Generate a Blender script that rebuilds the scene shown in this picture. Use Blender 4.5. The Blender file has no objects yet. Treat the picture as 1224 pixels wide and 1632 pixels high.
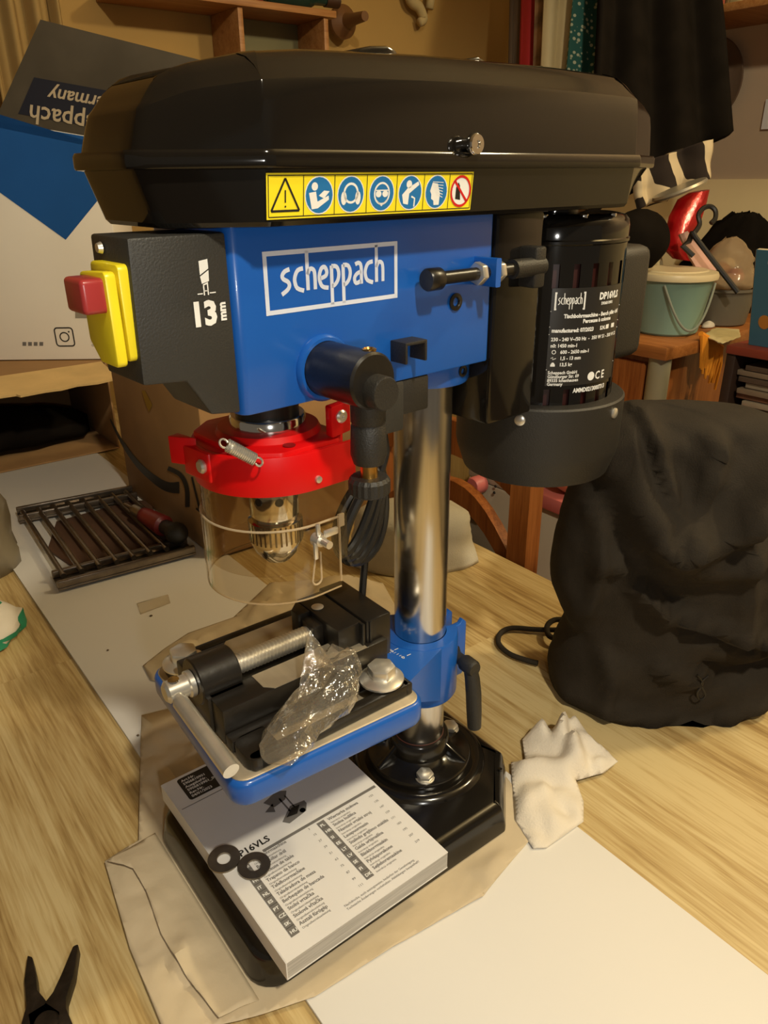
import bpy, bmesh, math, random
from mathutils import Vector, Matrix, noise
PI = math.pi
random.seed(7)
scene = bpy.context.scene
COL = scene.collection

# ------------------------------------------------------------------ camera
CAM = Vector((-0.36657, -0.42943, 0.53716))
FW = Vector((0.55445413, 0.72603668, -0.40675712))
RT = Vector((0.79221583, -0.61017102, -0.00924188))
UP = Vector((0.25490135, 0.31711523, 0.91348959))
FPX = 1202.79
cd = bpy.data.cameras.new('camera')
cd.sensor_fit = 'HORIZONTAL'; cd.sensor_width = 36.0
cd.lens = FPX / 1224 * 36.0
cd.clip_start = 0.02; cd.clip_end = 50
cam = bpy.data.objects.new('camera', cd); COL.objects.link(cam)
cam.matrix_world = Matrix(((RT.x, UP.x, -FW.x, CAM.x), (RT.y, UP.y, -FW.y, CAM.y),
                           (RT.z, UP.z, -FW.z, CAM.z), (0, 0, 0, 1)))
scene.camera = cam

# ------------------------------------------------------------------ world, lights, exposure
world = bpy.data.worlds.new('world'); scene.world = world
world.use_nodes = True
bg = world.node_tree.nodes['Background']
bg.inputs[0].default_value = (1.0, 0.84, 0.62, 1); bg.inputs[1].default_value = 0.12
def lamp(name, loc, power, color, radius):
    l = bpy.data.lights.new(name, 'POINT'); l.energy = power; l.color = color; l.shadow_soft_size = radius
    o = bpy.data.objects.new(name, l); COL.objects.link(o); o.location = loc
    return o
# pendant lamp with an opaque shade: light falls in a wide cone downwards
sl_ = bpy.data.lights.new('pendant_lamp', 'SPOT'); sl_.energy = 84; sl_.color = (1.0, 0.89, 0.67); sl_.shadow_soft_size = 0.05
sl_.spot_size = math.radians(164); sl_.spot_blend = 0.15
so_ = bpy.data.objects.new('pendant_lamp', sl_); COL.objects.link(so_); so_.location = (-0.22, -1.05, 1.60)
lamp('right_room_lamp', (1.20, -0.52, 1.50), 44, (1.0, 0.84, 0.52), 0.06)
lamp('phone_torch', (-0.4025, -0.6235, 0.5105), 4.2, (1.0, 0.97, 0.90), 0.02)
scene.view_settings.view_transform = 'Standard'
scene.view_settings.look = 'None'
scene.view_settings.exposure = 0.0
scene.view_settings.gamma = 1.0
scene.view_settings.use_curve_mapping = False

# ------------------------------------------------------------------ helpers
def at(u, v, axis, val):
    """point of the room seen at photo pixel (u, v) on the plane axis = val"""
    d = FW * FPX + RT * (u - 612) + UP * (816 - v)
    t = (val - CAM[axis]) / d[axis]
    return CAM + d * t
def at_depth(u, v, dist):
    d = FW * FPX + RT * (u - 612) + UP * (816 - v)
    return CAM + d * (dist / FPX)

class B:
    """collects shapes into one bmesh"""
    def __init__(s): s.bm = bmesh.new()
    def faces(s, vs, fs):
        v = [s.bm.verts.new(p) for p in vs]
        for f in fs:
            try: s.bm.faces.new([v[i] for i in f])
            except ValueError: pass
        return s
    def box(s, x0, x1, y0, y1, z0, z1, bev=0, seg=2, m=None):
        t = bmesh.new()
        vs = [t.verts.new((x, y, z)) for x in (x0, x1) for y in (y0, y1) for z in (z0, z1)]
        for f in ((0,1,3,2),(4,6,7,5),(0,4,5,1),(2,3,7,6),(0,2,6,4),(1,5,7,3)): t.faces.new([vs[i] for i in f])
        if bev: bmesh.ops.bevel(t, geom=t.edges[:], offset=bev, segments=seg, profile=0.5, affect='EDGES')
        return s._merge(t, m)
    def _merge(s, t, m=None):
        bmesh.ops.recalc_face_normals(t, faces=t.faces[:])
        t.verts.index_update()
        vs = [s.bm.verts.new((m @ v.co) if m else v.co) for v in t.verts]
        for f in t.faces:
            try: s.bm.faces.new([vs[v.index] for v in f.verts])
            except ValueError: pass
        t.free(); return s
    def prism(s, poly, c0, c1, axis=2, bev=0, seg=2, m=None):
        """polygon in the two other axes, extruded along axis from c0 to c1"""
        t = bmesh.new()
        def P(a, b, c):
            return (c, a, b) if axis == 0 else (a, c, b) if axis == 1 else (a, b, c)
        lo = [t.verts.new(P(a, b, c0)) for a, b in poly]; hi = [t.verts.new(P(a, b, c1)) for a, b in poly]
        n = len(poly)
        t.faces.new(lo); t.faces.new(hi[::-1])
        for i in range(n): t.faces.new((lo[i], hi[i], hi[(i+1) % n], lo[(i+1) % n]))
        bmesh.ops.recalc_face_normals(t, faces=t.faces[:])
        if bev:
            es = [e for e in t.edges if len(e.link_faces) == 2 and e.calc_face_angle() > 0.6]
            bmesh.ops.bevel(t, geom=es, offset=bev, segments=seg, profile=0.5, affect='EDGES')
        return s._merge(t, m)
    def cyl(s, p0, p1, r0, r1=None, seg=24, caps=True):
        r1 = r0 if r1 is None else r1
        p0, p1 = Vector(p0), Vector(p1); d = (p1 - p0).normalized()
        a = d.orthogonal().normalized(); b = d.cross(a)
        t = bmesh.new()
        A = [t.verts.new(p0 + (a*math.cos(2*PI*i/seg) + b*math.sin(2*PI*i/seg))*r0) for i in range(seg)]
        C = [t.verts.new(p1 + (a*math.cos(2*PI*i/seg) + b*math.sin(2*PI*i/seg))*r1) for i in range(seg)]
        for i in range(seg): t.faces.new((A[i], A[(i+1) % seg], C[(i+1) % seg], C[i]))
        if caps: t.faces.new(A[::-1]); t.faces.new(C)
        return s._merge(t)
    def lathe(s, prof, c=(0, 0, 0), seg=48, a0=0.0, a1=2*PI, axis='z', closed=False):
        """profile of (radius, height) turned about an axis through c"""
        full = abs(a1 - a0 - 2*PI) < 1e-6
        n = seg if full else seg + 1
        t = bmesh.new(); c = Vector(c); rings = []
        for r, h in prof:
            ring = []
            for i in range(n):
                w = a0 + (a1 - a0) * i / seg
                x, y = r*math.cos(w), r*math.sin(w)
                p = (x, y, h) if axis == 'z' else (h, x, y) if axis == 'x' else (x, h, y)
                ring.append(t.verts.new(c + Vector(p)))
            rings.append(ring)
        m = len(rings)
        for k in range(m if closed else m - 1):
            A, C = rings[k], rings[(k+1) % m]
            for i in range(n if full else n - 1):
                t.faces.new((A[i], A[(i+1) % n], C[(i+1) % n], C[i]))
        bmesh.ops.remove_doubles(t, verts=t.verts[:], dist=1e-6)
        return s._merge(t)
    def tube(s, pts, r, seg=10, closed=False, caps=True):
        pts = [Vector(p) for p in pts]; n = len(pts); rings = []
        rr = r if callable(r) else (lambda k: r)
        t = bmesh.new(); prev = None
        for i, p in enumerate(pts):
            if closed: d = pts[(i+1) % n] - pts[i-1]
            else: d = pts[min(i+1, n-1)] - pts[max(i-1, 0)]
            d.normalize()
            a = d.orthogonal().normalized() if prev is None else (prev - d*prev.dot(d)).normalized()
            prev = a; b = d.cross(a); R = rr(i/(n-1))
            rings.append([t.verts.new(p + (a*math.cos(2*PI*j/seg) + b*math.sin(2*PI*j/seg))*R) for j in range(seg)])
        for k in range(n if closed else n-1):
            A, C = rings[k], rings[(k+1) % n]
            for j in range(seg): t.faces.new((A[j], A[(j+1) % seg], C[(j+1) % seg], C[j]))
        if not closed and caps: t.faces.new(rings[0][::-1]); t.faces.new(rings[-1])
        return s._merge(t)
    def loft(s, secs, closed=True, caps=True):
        t = bmesh.new(); R = [[t.verts.new(p) for p in q] for q in secs]; m = len(R[0])
        for k in range(len(R)-1):
            for j in range(m if closed else m-1):
                try: t.faces.new((R[k][j], R[k][(j+1) % m], R[k+1][(j+1) % m], R[k+1][j]))
                except ValueError: pass
        if caps and closed: t.faces.new(R[0][::-1]); t.faces.new(R[-1])
        bmesh.ops.remove_doubles(t, verts=t.verts[:], dist=1e-6)
        return s._merge(t)
    def grid(s, fn, nu, nv):
        V = [[s.bm.verts.new(fn(i/nu, j/nv)) for j in range(nv+1)] for i in range(nu+1)]
        for i in range(nu):
            for j in range(nv): s.bm.faces.new((V[i][j], V[i+1][j], V[i+1][j+1], V[i][j+1]))
        return s
    def hexbolt(s, c, r, h, axis='z', flange=0, fh=0.0015):
        c = Vector(c)
        if flange: s.lathe([(0, 0), (flange, 0), (flange, fh*.5), (r*1.02, fh*1.6), (0, fh*1.6)], c, 28, axis=axis)
        t = [(r*math.cos(k*PI/3+.3), r*math.sin(k*PI/3+.3)) for k in range(6)]
        z = {'z': 2, 'x': 0, 'y': 1}[axis]
        b0 = fh if flange else 0
        if axis == 'z': s.prism([(c.x+a, c.y+b) for a, b in t], c.z+b0, c.z+b0+h, 2, bev=r*.12, seg=2)
        elif axis == 'x': s.prism([(c.y+a, c.z+b) for a, b in t], c.x+b0, c.x+b0+h, 0, bev=r*.12, seg=2)
        else: s.prism([(c.x+a, c.z+b) for a, b in t], c.y-b0, c.y-b0-h, 1, bev=r*.12, seg=2)
        return s
    def build(s, name, mat, parent=None, rz=0.0, loc=None, smooth=38, thick=0, sub=0):
        me = bpy.data.meshes.new(name); s.bm.to_mesh(me); s.bm.free()
        return link(name, me, mat, parent, rz, loc, smooth, thick, sub)

def link(name, me, mat, parent=None, rz=0.0, loc=None, smooth=38, thick=0, sub=0):
    if mat is not None: me.materials.append(mat)
    if smooth:
        me.shade_smooth()
        if smooth < 180: me.set_sharp_from_angle(angle=math.radians(smooth))
    o = bpy.data.objects.new(name, me); COL.objects.link(o)
    if parent is not None: o.parent = parent
    if rz: o.rotation_euler.z = rz
    if loc is not None: o.location = loc
    if sub:
        md = o.modifiers.new('subdivision', 'SUBSURF'); md.levels = sub; md.render_levels = sub
    if thick:
        md = o.modifiers.new('solidify', 'SOLIDIFY'); md.thickness = thick; md.offset = 0
    return o
def empty(name, loc=(0, 0, 0), rz=0):
    o = bpy.data.objects.new(name, None); COL.objects.link(o); o.location = loc; o.rotation_euler.z = rz
    o.empty_display_size = 0.05
    return o
def tag(o, label, cat=None, group=None, kind=None):
    if label: o['label'] = label
    if cat: o['category'] = cat
    if group: o['group'] = group
    if kind: o['kind'] = kind
    return o
def struct(o, label=None):
    o['kind'] = 'structure'
    if label: o['label'] = label
    return o

# ------------------------------------------------------------------ materials
def mat(name, col, rough=0.5, metal=0.0, noise_scale=0, noise_amt=0.1, bump=0, bump_scale=60, spec=0.5, coat=0, stretch=(1, 1, 1), aniso=0):
    m = bpy.data.materials.new(name); m.use_nodes = True
    nt = m.node_tree; b = nt.nodes['Principled BSDF']
    b.inputs['Base Color'].default_value = (*col, 1); b.inputs['Roughness'].default_value = rough
    b.inputs['Metallic'].default_value = metal; b.inputs['Specular IOR Level'].default_value = spec
    if coat: b.inputs['Coat Weight'].default_value = coat; b.inputs['Coat Roughness'].default_value = 0.06
    if aniso: b.inputs['Anisotropic'].default_value = aniso
    tc = nt.nodes.new('ShaderNodeTexCoord'); mp = nt.nodes.new('ShaderNodeMapping')
    mp.inputs['Scale'].default_value = stretch
    nt.links.new(tc.outputs['Object'], mp.inputs['Vector'])
    n = nt.nodes.new('ShaderNodeTexNoise'); n.inputs['Scale'].default_value = noise_scale or 20
    n.inputs['Detail'].default_value = 5
    nt.links.new(mp.outputs[0], n.inputs['Vector'])
    r = nt.nodes.new('ShaderNodeValToRGB')
    amt = noise_amt if noise_scale else 0.03
    r.color_ramp.elements[0].position = 0.3; r.color_ramp.elements[1].position = 0.7
    r.color_ramp.elements[0].color = (*[c*(1-amt) for c in col], 1)
    r.color_ramp.elements[1].color = (*[min(1, c*(1+amt)) for c in col], 1)
    nt.links.new(n.outputs['Fac'], r.inputs[0]); nt.links.new(r.outputs[0], b.inputs['Base Color'])
    if bump:
        n2 = nt.nodes.new('ShaderNodeTexNoise'); n2.inputs['Scale'].default_value = bump_scale; n2.inputs['Detail'].default_value = 4
        nt.links.new(mp.outputs[0], n2.inputs['Vector'])
        bp = nt.nodes.new('ShaderNodeBump'); bp.inputs['Strength'].default_value = bump; bp.inputs['Distance'].default_value = 0.002
        nt.links.new(n2.outputs['Fac'], bp.inputs['Height']); nt.links.new(bp.outputs[0], b.inputs['Normal'])
    return m
def clear_mat(name, tint, base=0.03, rough=0.03, edge=0.5, haze=0.0, hazecol=(.9, .85, .75), bump=0, bscale=100):
    """thin clear plastic: passes light straight through, reflects more towards grazing angles"""
    m = bpy.data.materials.new(name); m.use_nodes = True; nt = m.node_tree
    for n in list(nt.nodes): nt.nodes.remove(n)
    out = nt.nodes.new('ShaderNodeOutputMaterial')
    tr = nt.nodes.new('ShaderNodeBsdfTransparent'); tr.inputs[0].default_value = (*tint, 1)
    gl = nt.nodes.new('ShaderNodeBsdfGlossy'); gl.inputs['Roughness'].default_value = rough; gl.inputs[0].default_value = (1, 1, 1, 1)
    lw = nt.nodes.new('ShaderNodeLayerWeight'); lw.inputs[0].default_value = 0.5      # thin sheet: Schlick reflectance, same from both sides
    pw_ = nt.nodes.new('ShaderNodeMath'); pw_.operation = 'POWER'; pw_.inputs[1].default_value = 5.0 - 2.0*edge
    fr = nt.nodes.new('ShaderNodeMath'); fr.operation = 'MULTIPLY_ADD'; fr.inputs[1].default_value = 0.75; fr.inputs[2].default_value = base
    nt.links.new(lw.outputs['Facing'], pw_.inputs[0]); nt.links.new(pw_.outputs[0], fr.inputs[0])
    if bump:
        tn = nt.nodes.new('ShaderNodeTexNoise'); tn.inputs['Scale'].default_value = bscale; tn.inputs['Detail'].default_value = 3
        tcc = nt.nodes.new('ShaderNodeTexCoord'); nt.links.new(tcc.outputs['Object'], tn.inputs['Vector'])
        bpn = nt.nodes.new('ShaderNodeBump'); bpn.inputs['Strength'].default_value = bump; bpn.inputs['Distance'].default_value = .004
        nt.links.new(tn.outputs['Fac'], bpn.inputs['Height']); nt.links.new(bpn.outputs[0], gl.inputs['Normal']); nt.links.new(bpn.outputs[0], lw.inputs['Normal'])
    mx = nt.nodes.new('ShaderNodeMixShader')
    nt.links.new(fr.outputs[0], mx.inputs[0]); nt.links.new(tr.outputs[0], mx.inputs[1]); nt.links.new(gl.outputs[0], mx.inputs[2])
    if haze:
        df = nt.nodes.new('ShaderNodeBsdfDiffuse'); df.inputs[0].default_value = (*hazecol, 1)
        m2 = nt.nodes.new('ShaderNodeMixShader'); m2.inputs[0].default_value = haze
        nt.links.new(mx.outputs[0], m2.inputs[1]); nt.links.new(df.outputs[0], m2.inputs[2])
        mx = m2
    nt.links.new(mx.outputs[0], out.inputs[0])
    return m
def wood_mat(name, c1, c2, c3, axis=1, scale=1.0, rough=0.45, bump=0.12, plank=0.0):
    """long grain along one axis; plank > 0 gives each printed plank its own tone"""
    m = bpy.data.materials.new(name); m.use_nodes = True; nt = m.node_tree; b = nt.nodes['Principled BSDF']
    N, Lk = nt.nodes.new, nt.links.new
    tc = N('ShaderNodeTexCoord'); mp = N('ShaderNodeMapping')
    s = [12*scale]*3; s[axis] = 0.55*scale
    mp.inputs['Scale'].default_value = s
    Lk(tc.outputs['Object'], mp.inputs[0])
    vec = mp.outputs[0]; tone = None
    def math_(op, a=None, b_=None, c=None):
        n = N('ShaderNodeMath'); n.operation = op
        for i, v in enumerate((a, b_, c)):
            if v is None: continue
            if isinstance(v, (int, float)): n.inputs[i].default_value = v
            else: Lk(v, n.inputs[i])
        return n.outputs[0]
    if plank:
        sx = N('ShaderNodeSeparateXYZ'); Lk(tc.outputs['Object'], sx.inputs[0])
        row = math_('FLOOR', math_('DIVIDE', math_('ADD', sx.outputs[0], 0.035), plank))
        wn = N('ShaderNodeTexWhiteNoise'); wn.noise_dimensions = '2D'
        ln = math_('FLOOR', math_('ADD', math_('DIVIDE', math_('ADD', sx.outputs[1], 1.5), 2.6), math_('MULTIPLY', row, 0.37)))
        cx2 = N('ShaderNodeCombineXYZ'); Lk(row, cx2.inputs[0]); Lk(ln, cx2.inputs[1]); Lk(cx2.outputs[0], wn.inputs['Vector'])
        tone = wn.outputs['Value']
        vm = N('ShaderNodeVectorMath'); vm.operation = 'MULTIPLY_ADD'; vm.inputs[1].default_value = (7, 7, 7)
        Lk(wn.outputs['Color'], vm.inputs[0]); Lk(mp.outputs[0], vm.inputs[2]); vec = vm.outputs[0]
    ns = []
    for sc_, de, di in ((1.3, 4, 1.6), (9, 6, 0.6), (34, 4, 0.3)):
        n = N('ShaderNodeTexNoise'); n.inputs['Scale'].default_value = sc_; n.inputs['Detail'].default_value = de; n.inputs['Distortion'].default_value = di
        Lk(vec, n.inputs['Vector']); ns.append(n.outputs['Fac'])
    v = math_('MULTIPLY', ns[0], 0.34); v = math_('MULTIPLY_ADD', ns[1], 0.34, v); v = math_('MULTIPLY_ADD', ns[2], 0.32, v)
    if tone is not None: v = math_('MULTIPLY_ADD', tone, 0.07, math_('SUBTRACT', v, 0.035))
    r = N('ShaderNodeValToRGB'); e = r.color_ramp.elements
    e[0].position = 0.39; e[0].color = (*c1, 1); e[1].position = 0.60; e[1].color = (*c3, 1)
    x = e.new(0.485); x.color = (*c2, 1)
    Lk(v, r.inputs[0]); Lk(r.outputs[0], b.inputs['Base Color'])
    b.inputs['Roughness'].default_value = rough
    bp = N('ShaderNodeBump'); bp.inputs['Strength'].default_value = bump; bp.inputs['Distance'].default_value = 0.001
    Lk(ns[2], bp.inputs['Height']); Lk(bp.outputs[0], b.inputs['Normal'])
    return m

M = {}
M['blue'] = mat('blue_paint', (0.010, 0.100, 0.44), 0.28, coat=0.2)
M['black_gloss'] = mat('black_gloss_plastic', (0.0075, 0.0062, 0.0050), 0.10, spec=0.5)
M['black_enamel'] = mat('black_enamel', (0.008, 0.0065, 0.005), 0.17, bump=0.06, bump_scale=25, spec=0.6)
M['black_matte'] = mat('black_matte_plastic', (0.018, 0.016, 0.013), 0.5, bump=0.25, bump_scale=900)
M['charcoal'] = mat('charcoal_plastic', (0.028, 0.027, 0.024), 0.5, bump=0.2, bump_scale=800)
M['black_satin'] = mat('black_satin_paint', (0.011, 0.009, 0.007), 0.33, bump=0.08, bump_scale=200)
M['rubber'] = mat('black_rubber', (0.012, 0.011, 0.010), 0.35)
M['steel'] = mat('brushed_steel', (0.62, 0.59, 0.55), 0.19, 1.0, noise_scale=260, noise_amt=0.10, stretch=(1, 1, 0.03), bump=0, aniso=0.92)
nt_ = M['steel'].node_tree; tg_ = nt_.nodes.new('ShaderNodeTangent'); tg_.direction_type = 'RADIAL'; tg_.axis = 'Z'
nt_.links.new(tg_.outputs[0], nt_.nodes['Principled BSDF'].inputs['Tangent'])
M['chrome'] = mat('chrome', (0.75, 0.73, 0.70), 0.12, 1.0)
M['zinc'] = mat('zinc_plated_steel', (0.74, 0.71, 0.64), 0.30, 0.8, noise_scale=40, noise_amt=0.12)
M['ground_steel'] = mat('ground_steel_plate', (0.46, 0.40, 0.30), 0.48, 0.65, noise_scale=60, noise_amt=0.14, stretch=(1, .06, 1))
M['washer'] = mat('dull_washer_steel', (0.30, 0.26, 0.20), 0.42, 1.0, noise_scale=120, noise_amt=0.15)
M['brass'] = mat('brass', (0.72, 0.40, 0.10), 0.3, 1.0)
M['red'] = mat('red_plastic', (0.66, 0.003, 0.004), 0.40, spec=0.3)
M['red_switch'] = mat('red_switch_plastic', (0.36, 0.035, 0.035), 0.3)
M['yellow'] = mat('yellow_plastic', (0.88, 0.72, 0.02), 0.35)
M['sticker_yellow'] = mat('sticker_yellow', (0.90, 0.74, 0.02), 0.4)
M['print_white'] = mat('white_print', (0.80, 0.80, 0.78), 0.5)
M['print_cool'] = mat('cool_white_print', (0.66, 0.71, 0.84), 0.4)
M['print_black'] = mat('black_print', (0.012, 0.011, 0.010), 0.5)
M['print_grey'] = mat('grey_print', (0.16, 0.15, 0.14), 0.6)
M['print_blue'] = mat('blue_print', (0.01, 0.16, 0.42), 0.45)
M['print_red'] = mat('red_print', (0.60, 0.01, 0.01), 0.45)
M['label_dark'] = mat('dark_label', (0.020, 0.018, 0.016), 0.35)
M['clear'] = clear_mat('clear_plastic', (0.93, 0.90, 0.84), edge=0.55)
M['clear_edge'] = clear_mat('clear_plastic_edge', (0.80, 0.70, 0.52), edge=0.9, haze=0.45, hazecol=(.75, .62, .42))
M['film'] = clear_mat('clear_film', (0.93, 0.90, 0.84), base=0.10, rough=0.10, edge=1.0, haze=0.05, bump=0.9, bscale=110)
M['paper'] = mat('white_paper', (0.72, 0.70, 0.68), 0.55)
M['pages'] = mat('page_edges', (0.42, 0.40, 0.37), 0.8, noise_scale=900, noise_amt=0.25, stretch=(.02, .02, 1))
M['board'] = mat('white_laminate_board', (0.69, 0.67, 0.635), 0.62, noise_scale=3, noise_amt=0.02)
M['board_edge'] = mat('raw_chipboard_edge', (0.30, 0.20, 0.11), 0.8)
M['kraft_paper'] = mat('kraft_packing_paper', (0.56, 0.46, 0.31), 0.75, noise_scale=9, noise_amt=0.10, bump=0.2, bump_scale=120)
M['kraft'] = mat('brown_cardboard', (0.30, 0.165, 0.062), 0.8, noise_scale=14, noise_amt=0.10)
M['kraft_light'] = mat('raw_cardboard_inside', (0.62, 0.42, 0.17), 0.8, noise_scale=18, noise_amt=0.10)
M['carton_white'] = mat('white_carton', (0.86, 0.80, 0.70), 0.6, noise_scale=5, noise_amt=0.03)
M['carton_blue'] = mat('carton_blue_print', (0.012, 0.10, 0.36), 0.35)
M['carton_grey'] = mat('carton_grey_print', (0.070, 0.058, 0.042), 0.32, noise_scale=9, noise_amt=0.25)
M['carton_dark'] = mat('carton_navy_print', (0.012, 0.014, 0.026), 0.4)
M['black_cloth'] = mat('black_cloth', (0.026, 0.020, 0.0135), 0.85, noise_scale=30, noise_amt=0.15, bump=0.35, bump_scale=700, spec=0.2)
M['dark_cloth'] = mat('deep_black_wool', (0.0085, 0.0065, 0.0048), 0.95, noise_scale=20, noise_amt=0.2, spec=0.05)
M['white_cloth'] = mat('white_cotton_cloth', (0.74, 0.67, 0.56), 0.9, noise_scale=14, noise_amt=0.06, bump=0.3, bump_scale=600)
M['grey_cloth'] = mat('pale_grey_cloth', (0.52, 0.48, 0.38), 0.9, noise_scale=14, noise_amt=0.06, bump=0.3, bump_scale=500)
M['oak'] = wood_mat('oak_laminate', (0.29, 0.180, 0.062), (0.46, 0.325, 0.135), (0.60, 0.47, 0.235), axis=1, scale=1.0, plank=0.135)
M['orange_wood'] = wood_mat('orange_brown_wood', (0.17, 0.045, 0.009), (0.25, 0.075, 0.015), (0.33, 0.11, 0.025), axis=2, rough=0.35)
M['beech'] = wood_mat('beech_board', (0.26, 0.10, 0.025), (0.34, 0.145, 0.040), (0.42, 0.20, 0.065), axis=0, rough=0.5)
M['wall'] = mat('yellow_plaster_wall', (0.42, 0.255, 0.075), 0.9, noise_scale=3, noise_amt=0.05, bump=0.15, bump_scale=90)
M['wall_upper'] = mat('mauve_wall', (0.48, 0.36, 0.24), 0.9, noise_scale=3, noise_amt=0.05)
M['wall_lower'] = mat('cream_wall', (0.78, 0.62, 0.34), 0.9, noise_scale=3, noise_amt=0.05)  # right wall: paler tone below, mauve tone above
M['dark_metal'] = mat('dark_bronze_steel', (0.22, 0.18, 0.14), 0.28, 0.9, noise_scale=60, noise_amt=0.2)
# ------------------------------------------------------------------ print helpers (flat lettering and marks)
def text_geo(s, size, sx=1.0, align='LEFT', bold=0.0, shear=0.0):
    cu = bpy.data.curves.new('lettering', 'FONT'); cu.body = s; cu.size = size; cu.align_x = align
    cu.fill_mode = 'FRONT'; cu.offset = bold; cu.shear = shear; cu.resolution_u = 2
    o = bpy.data.objects.new('lettering', cu)
    me = bpy.data.meshes.new_from_object(o)
    vs = [(v.co.x*sx, v.co.y) for v in me.vertices]; fs = [tuple(p.vertices) for p in me.polygons]
    bpy.data.objects.remove(o); bpy.data.curves.remove(cu); bpy.data.meshes.remove(me)
    return vs, fs
def stroke(pts, w):
    """flat ribbon along a 2D polyline"""
    n = len(pts); vs = []; fs = []
    for i, (x, y) in enumerate(pts):
        x0, y0 = pts[max(i-1, 0)]; x1, y1 = pts[min(i+1, n-1)]
        dx, dy = x1-x0, y1-y0; l = math.hypot(dx, dy) or 1
        vs += [(x - dy/l*w/2, y + dx/l*w/2), (x + dy/l*w/2, y - dx/l*w/2)]
    for i in range(n-1): fs.append((2*i, 2*i+1, 2*i+3, 2*i+2))
    return vs, fs
def smooth_pts(p, k=4):
    out = []
    n = len(p)
    for i in range(n-1):
        p0, p1, p2, p3 = p[max(i-1, 0)], p[i], p[i+1], p[min(i+2, n-1)]
        for j in range(k):
            t = j/k
            out.append(tuple(0.5*((2*p1[d]) + (-p0[d]+p2[d])*t + (2*p0[d]-5*p1[d]+4*p2[d]-p3[d])*t*t + (-p0[d]+3*p1[d]-3*p2[d]+p3[d])*t**3) for d in range(len(p1))))
    out.append(tuple(p[-1])); return out
def disc(cx, cy, r, n=24, ry=None):
    ry = ry or r
    return [(cx+r*math.cos(2*PI*i/n), cy+ry*math.sin(2*PI*i/n)) for i in range(n)], [tuple(range(n))]
def ring2(cx, cy, r0, r1, n=28):
    vs = [(cx+r*math.cos(2*PI*i/n), cy+r*math.sin(2*PI*i/n)) for i in range(n) for r in (r0, r1)]
    return vs, [(2*i, 2*i+1, (2*i+3) % (2*n), (2*i+2) % (2*n)) for i in range(n)]
def rect(x0, y0, x1, y1): return [(x0, y0), (x1, y0), (x1, y1), (x0, y1)], [(0, 1, 2, 3)]
def poly(*p): return list(p), [tuple(range(len(p)))]
def off(g, dx, dy, s=1.0): return [(x*s+dx, y*s+dy) for x, y in g[0]], g[1]
def printed(name, geos, fn, material, parent, rz=0, lift=0.0):
    """flat print: 2D shapes mapped onto a surface by fn(u, v)"""
    b = B()
    for vs, fs in geos: b.faces([fn(x, y) for x, y in vs], fs)
    return b.build(name, material, parent, rz, smooth=0)
GLYPH = {
 's': [[(.42,1.02),(.20,.94),(.08,.76),(.14,.60),(.32,.48),(.38,.30),(.28,.12),(.02,-.06)]],
 'c': [[(.46,1.0),(.22,.94),(.08,.68),(.06,.42),(.16,.14),(.46,0)]],
 'h': [[(.08,0),(.08,'T')],[(.08,.70),(.20,.94),(.36,.90),(.42,.66),(.42,0)]],
 'e': [[(.10,.46),(.36,.56),(.42,.76),(.32,.97),(.16,.90),(.06,.60),(.08,.32),(.20,.08),(.48,.0)]],
 'p': [[(.08,1.0),(.08,'B')],[(.08,.97),(.32,.93),(.43,.66),(.38,.32),(.22,.10),(.08,.06)]],
 'a': [[(.12,.94),(.30,1.0),(.42,.80),(.42,0)],[(.42,.58),(.20,.50),(.07,.30),(.14,.06),(.40,.14)]],
}
def logo_geo(W, Hh, border=0.075, base=0.33, xh=0.36, x0=0.11, x1=0.90, frame=True):
    g = []
    bw = Hh*border
    if frame:
        g += [rect(0, 0, W, bw), rect(0, Hh-bw, W, Hh), rect(0, bw, bw, Hh-bw), rect(W-bw, bw, W, Hh-bw)]
    word = 'scheppach'; adv = (x1-x0)*W/len(word); X = Hh*xh
    for i, ch in enumerate(word):
        for st in GLYPH[ch]:
            pts = []
            for a, b in st:
                if b == 'T': b = (Hh-bw*.5-Hh*base)/X if frame else 1.5
                if b == 'B': b = (bw*.5-Hh*base)/X if frame else -.5
                pts.append((x0*W + i*adv + a*adv*1.75, Hh*base + b*X))
            pts = smooth_pts(pts, 3) if len(pts) > 2 else pts
            g.append(stroke(pts, adv*0.28))
    return g
# ================================================================== the setting
floor = struct(B().box(-3, 3.2, -3, 3, -0.78, -0.75).build('floor', mat('dark_floor', (.10, .06, .03), .5), smooth=0))
wall_back = struct(B().box(-3, 1.9, 1.65, 1.75, -0.75, 1.75).build('wall_back', M['wall'], smooth=0))
wall_right = struct(B().box(1.80, 1.9, -3, 1.65, -0.75, 1.75).build('wall_right', M['wall_upper'], smooth=0))
trim_1 = struct(B().box(1.794, 1.80, -3, 1.65, -0.75, 0.52).build('lower_wall_1', M['wall_lower'], smooth=0))  # thin slab giving the lower right wall its paler tone
ceiling = struct(B().box(-3, 3.2, -3, 3, 1.80, 1.83).build('ceiling', mat('ceiling_paint', (.6, .5, .33), .9), smooth=0))

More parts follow.
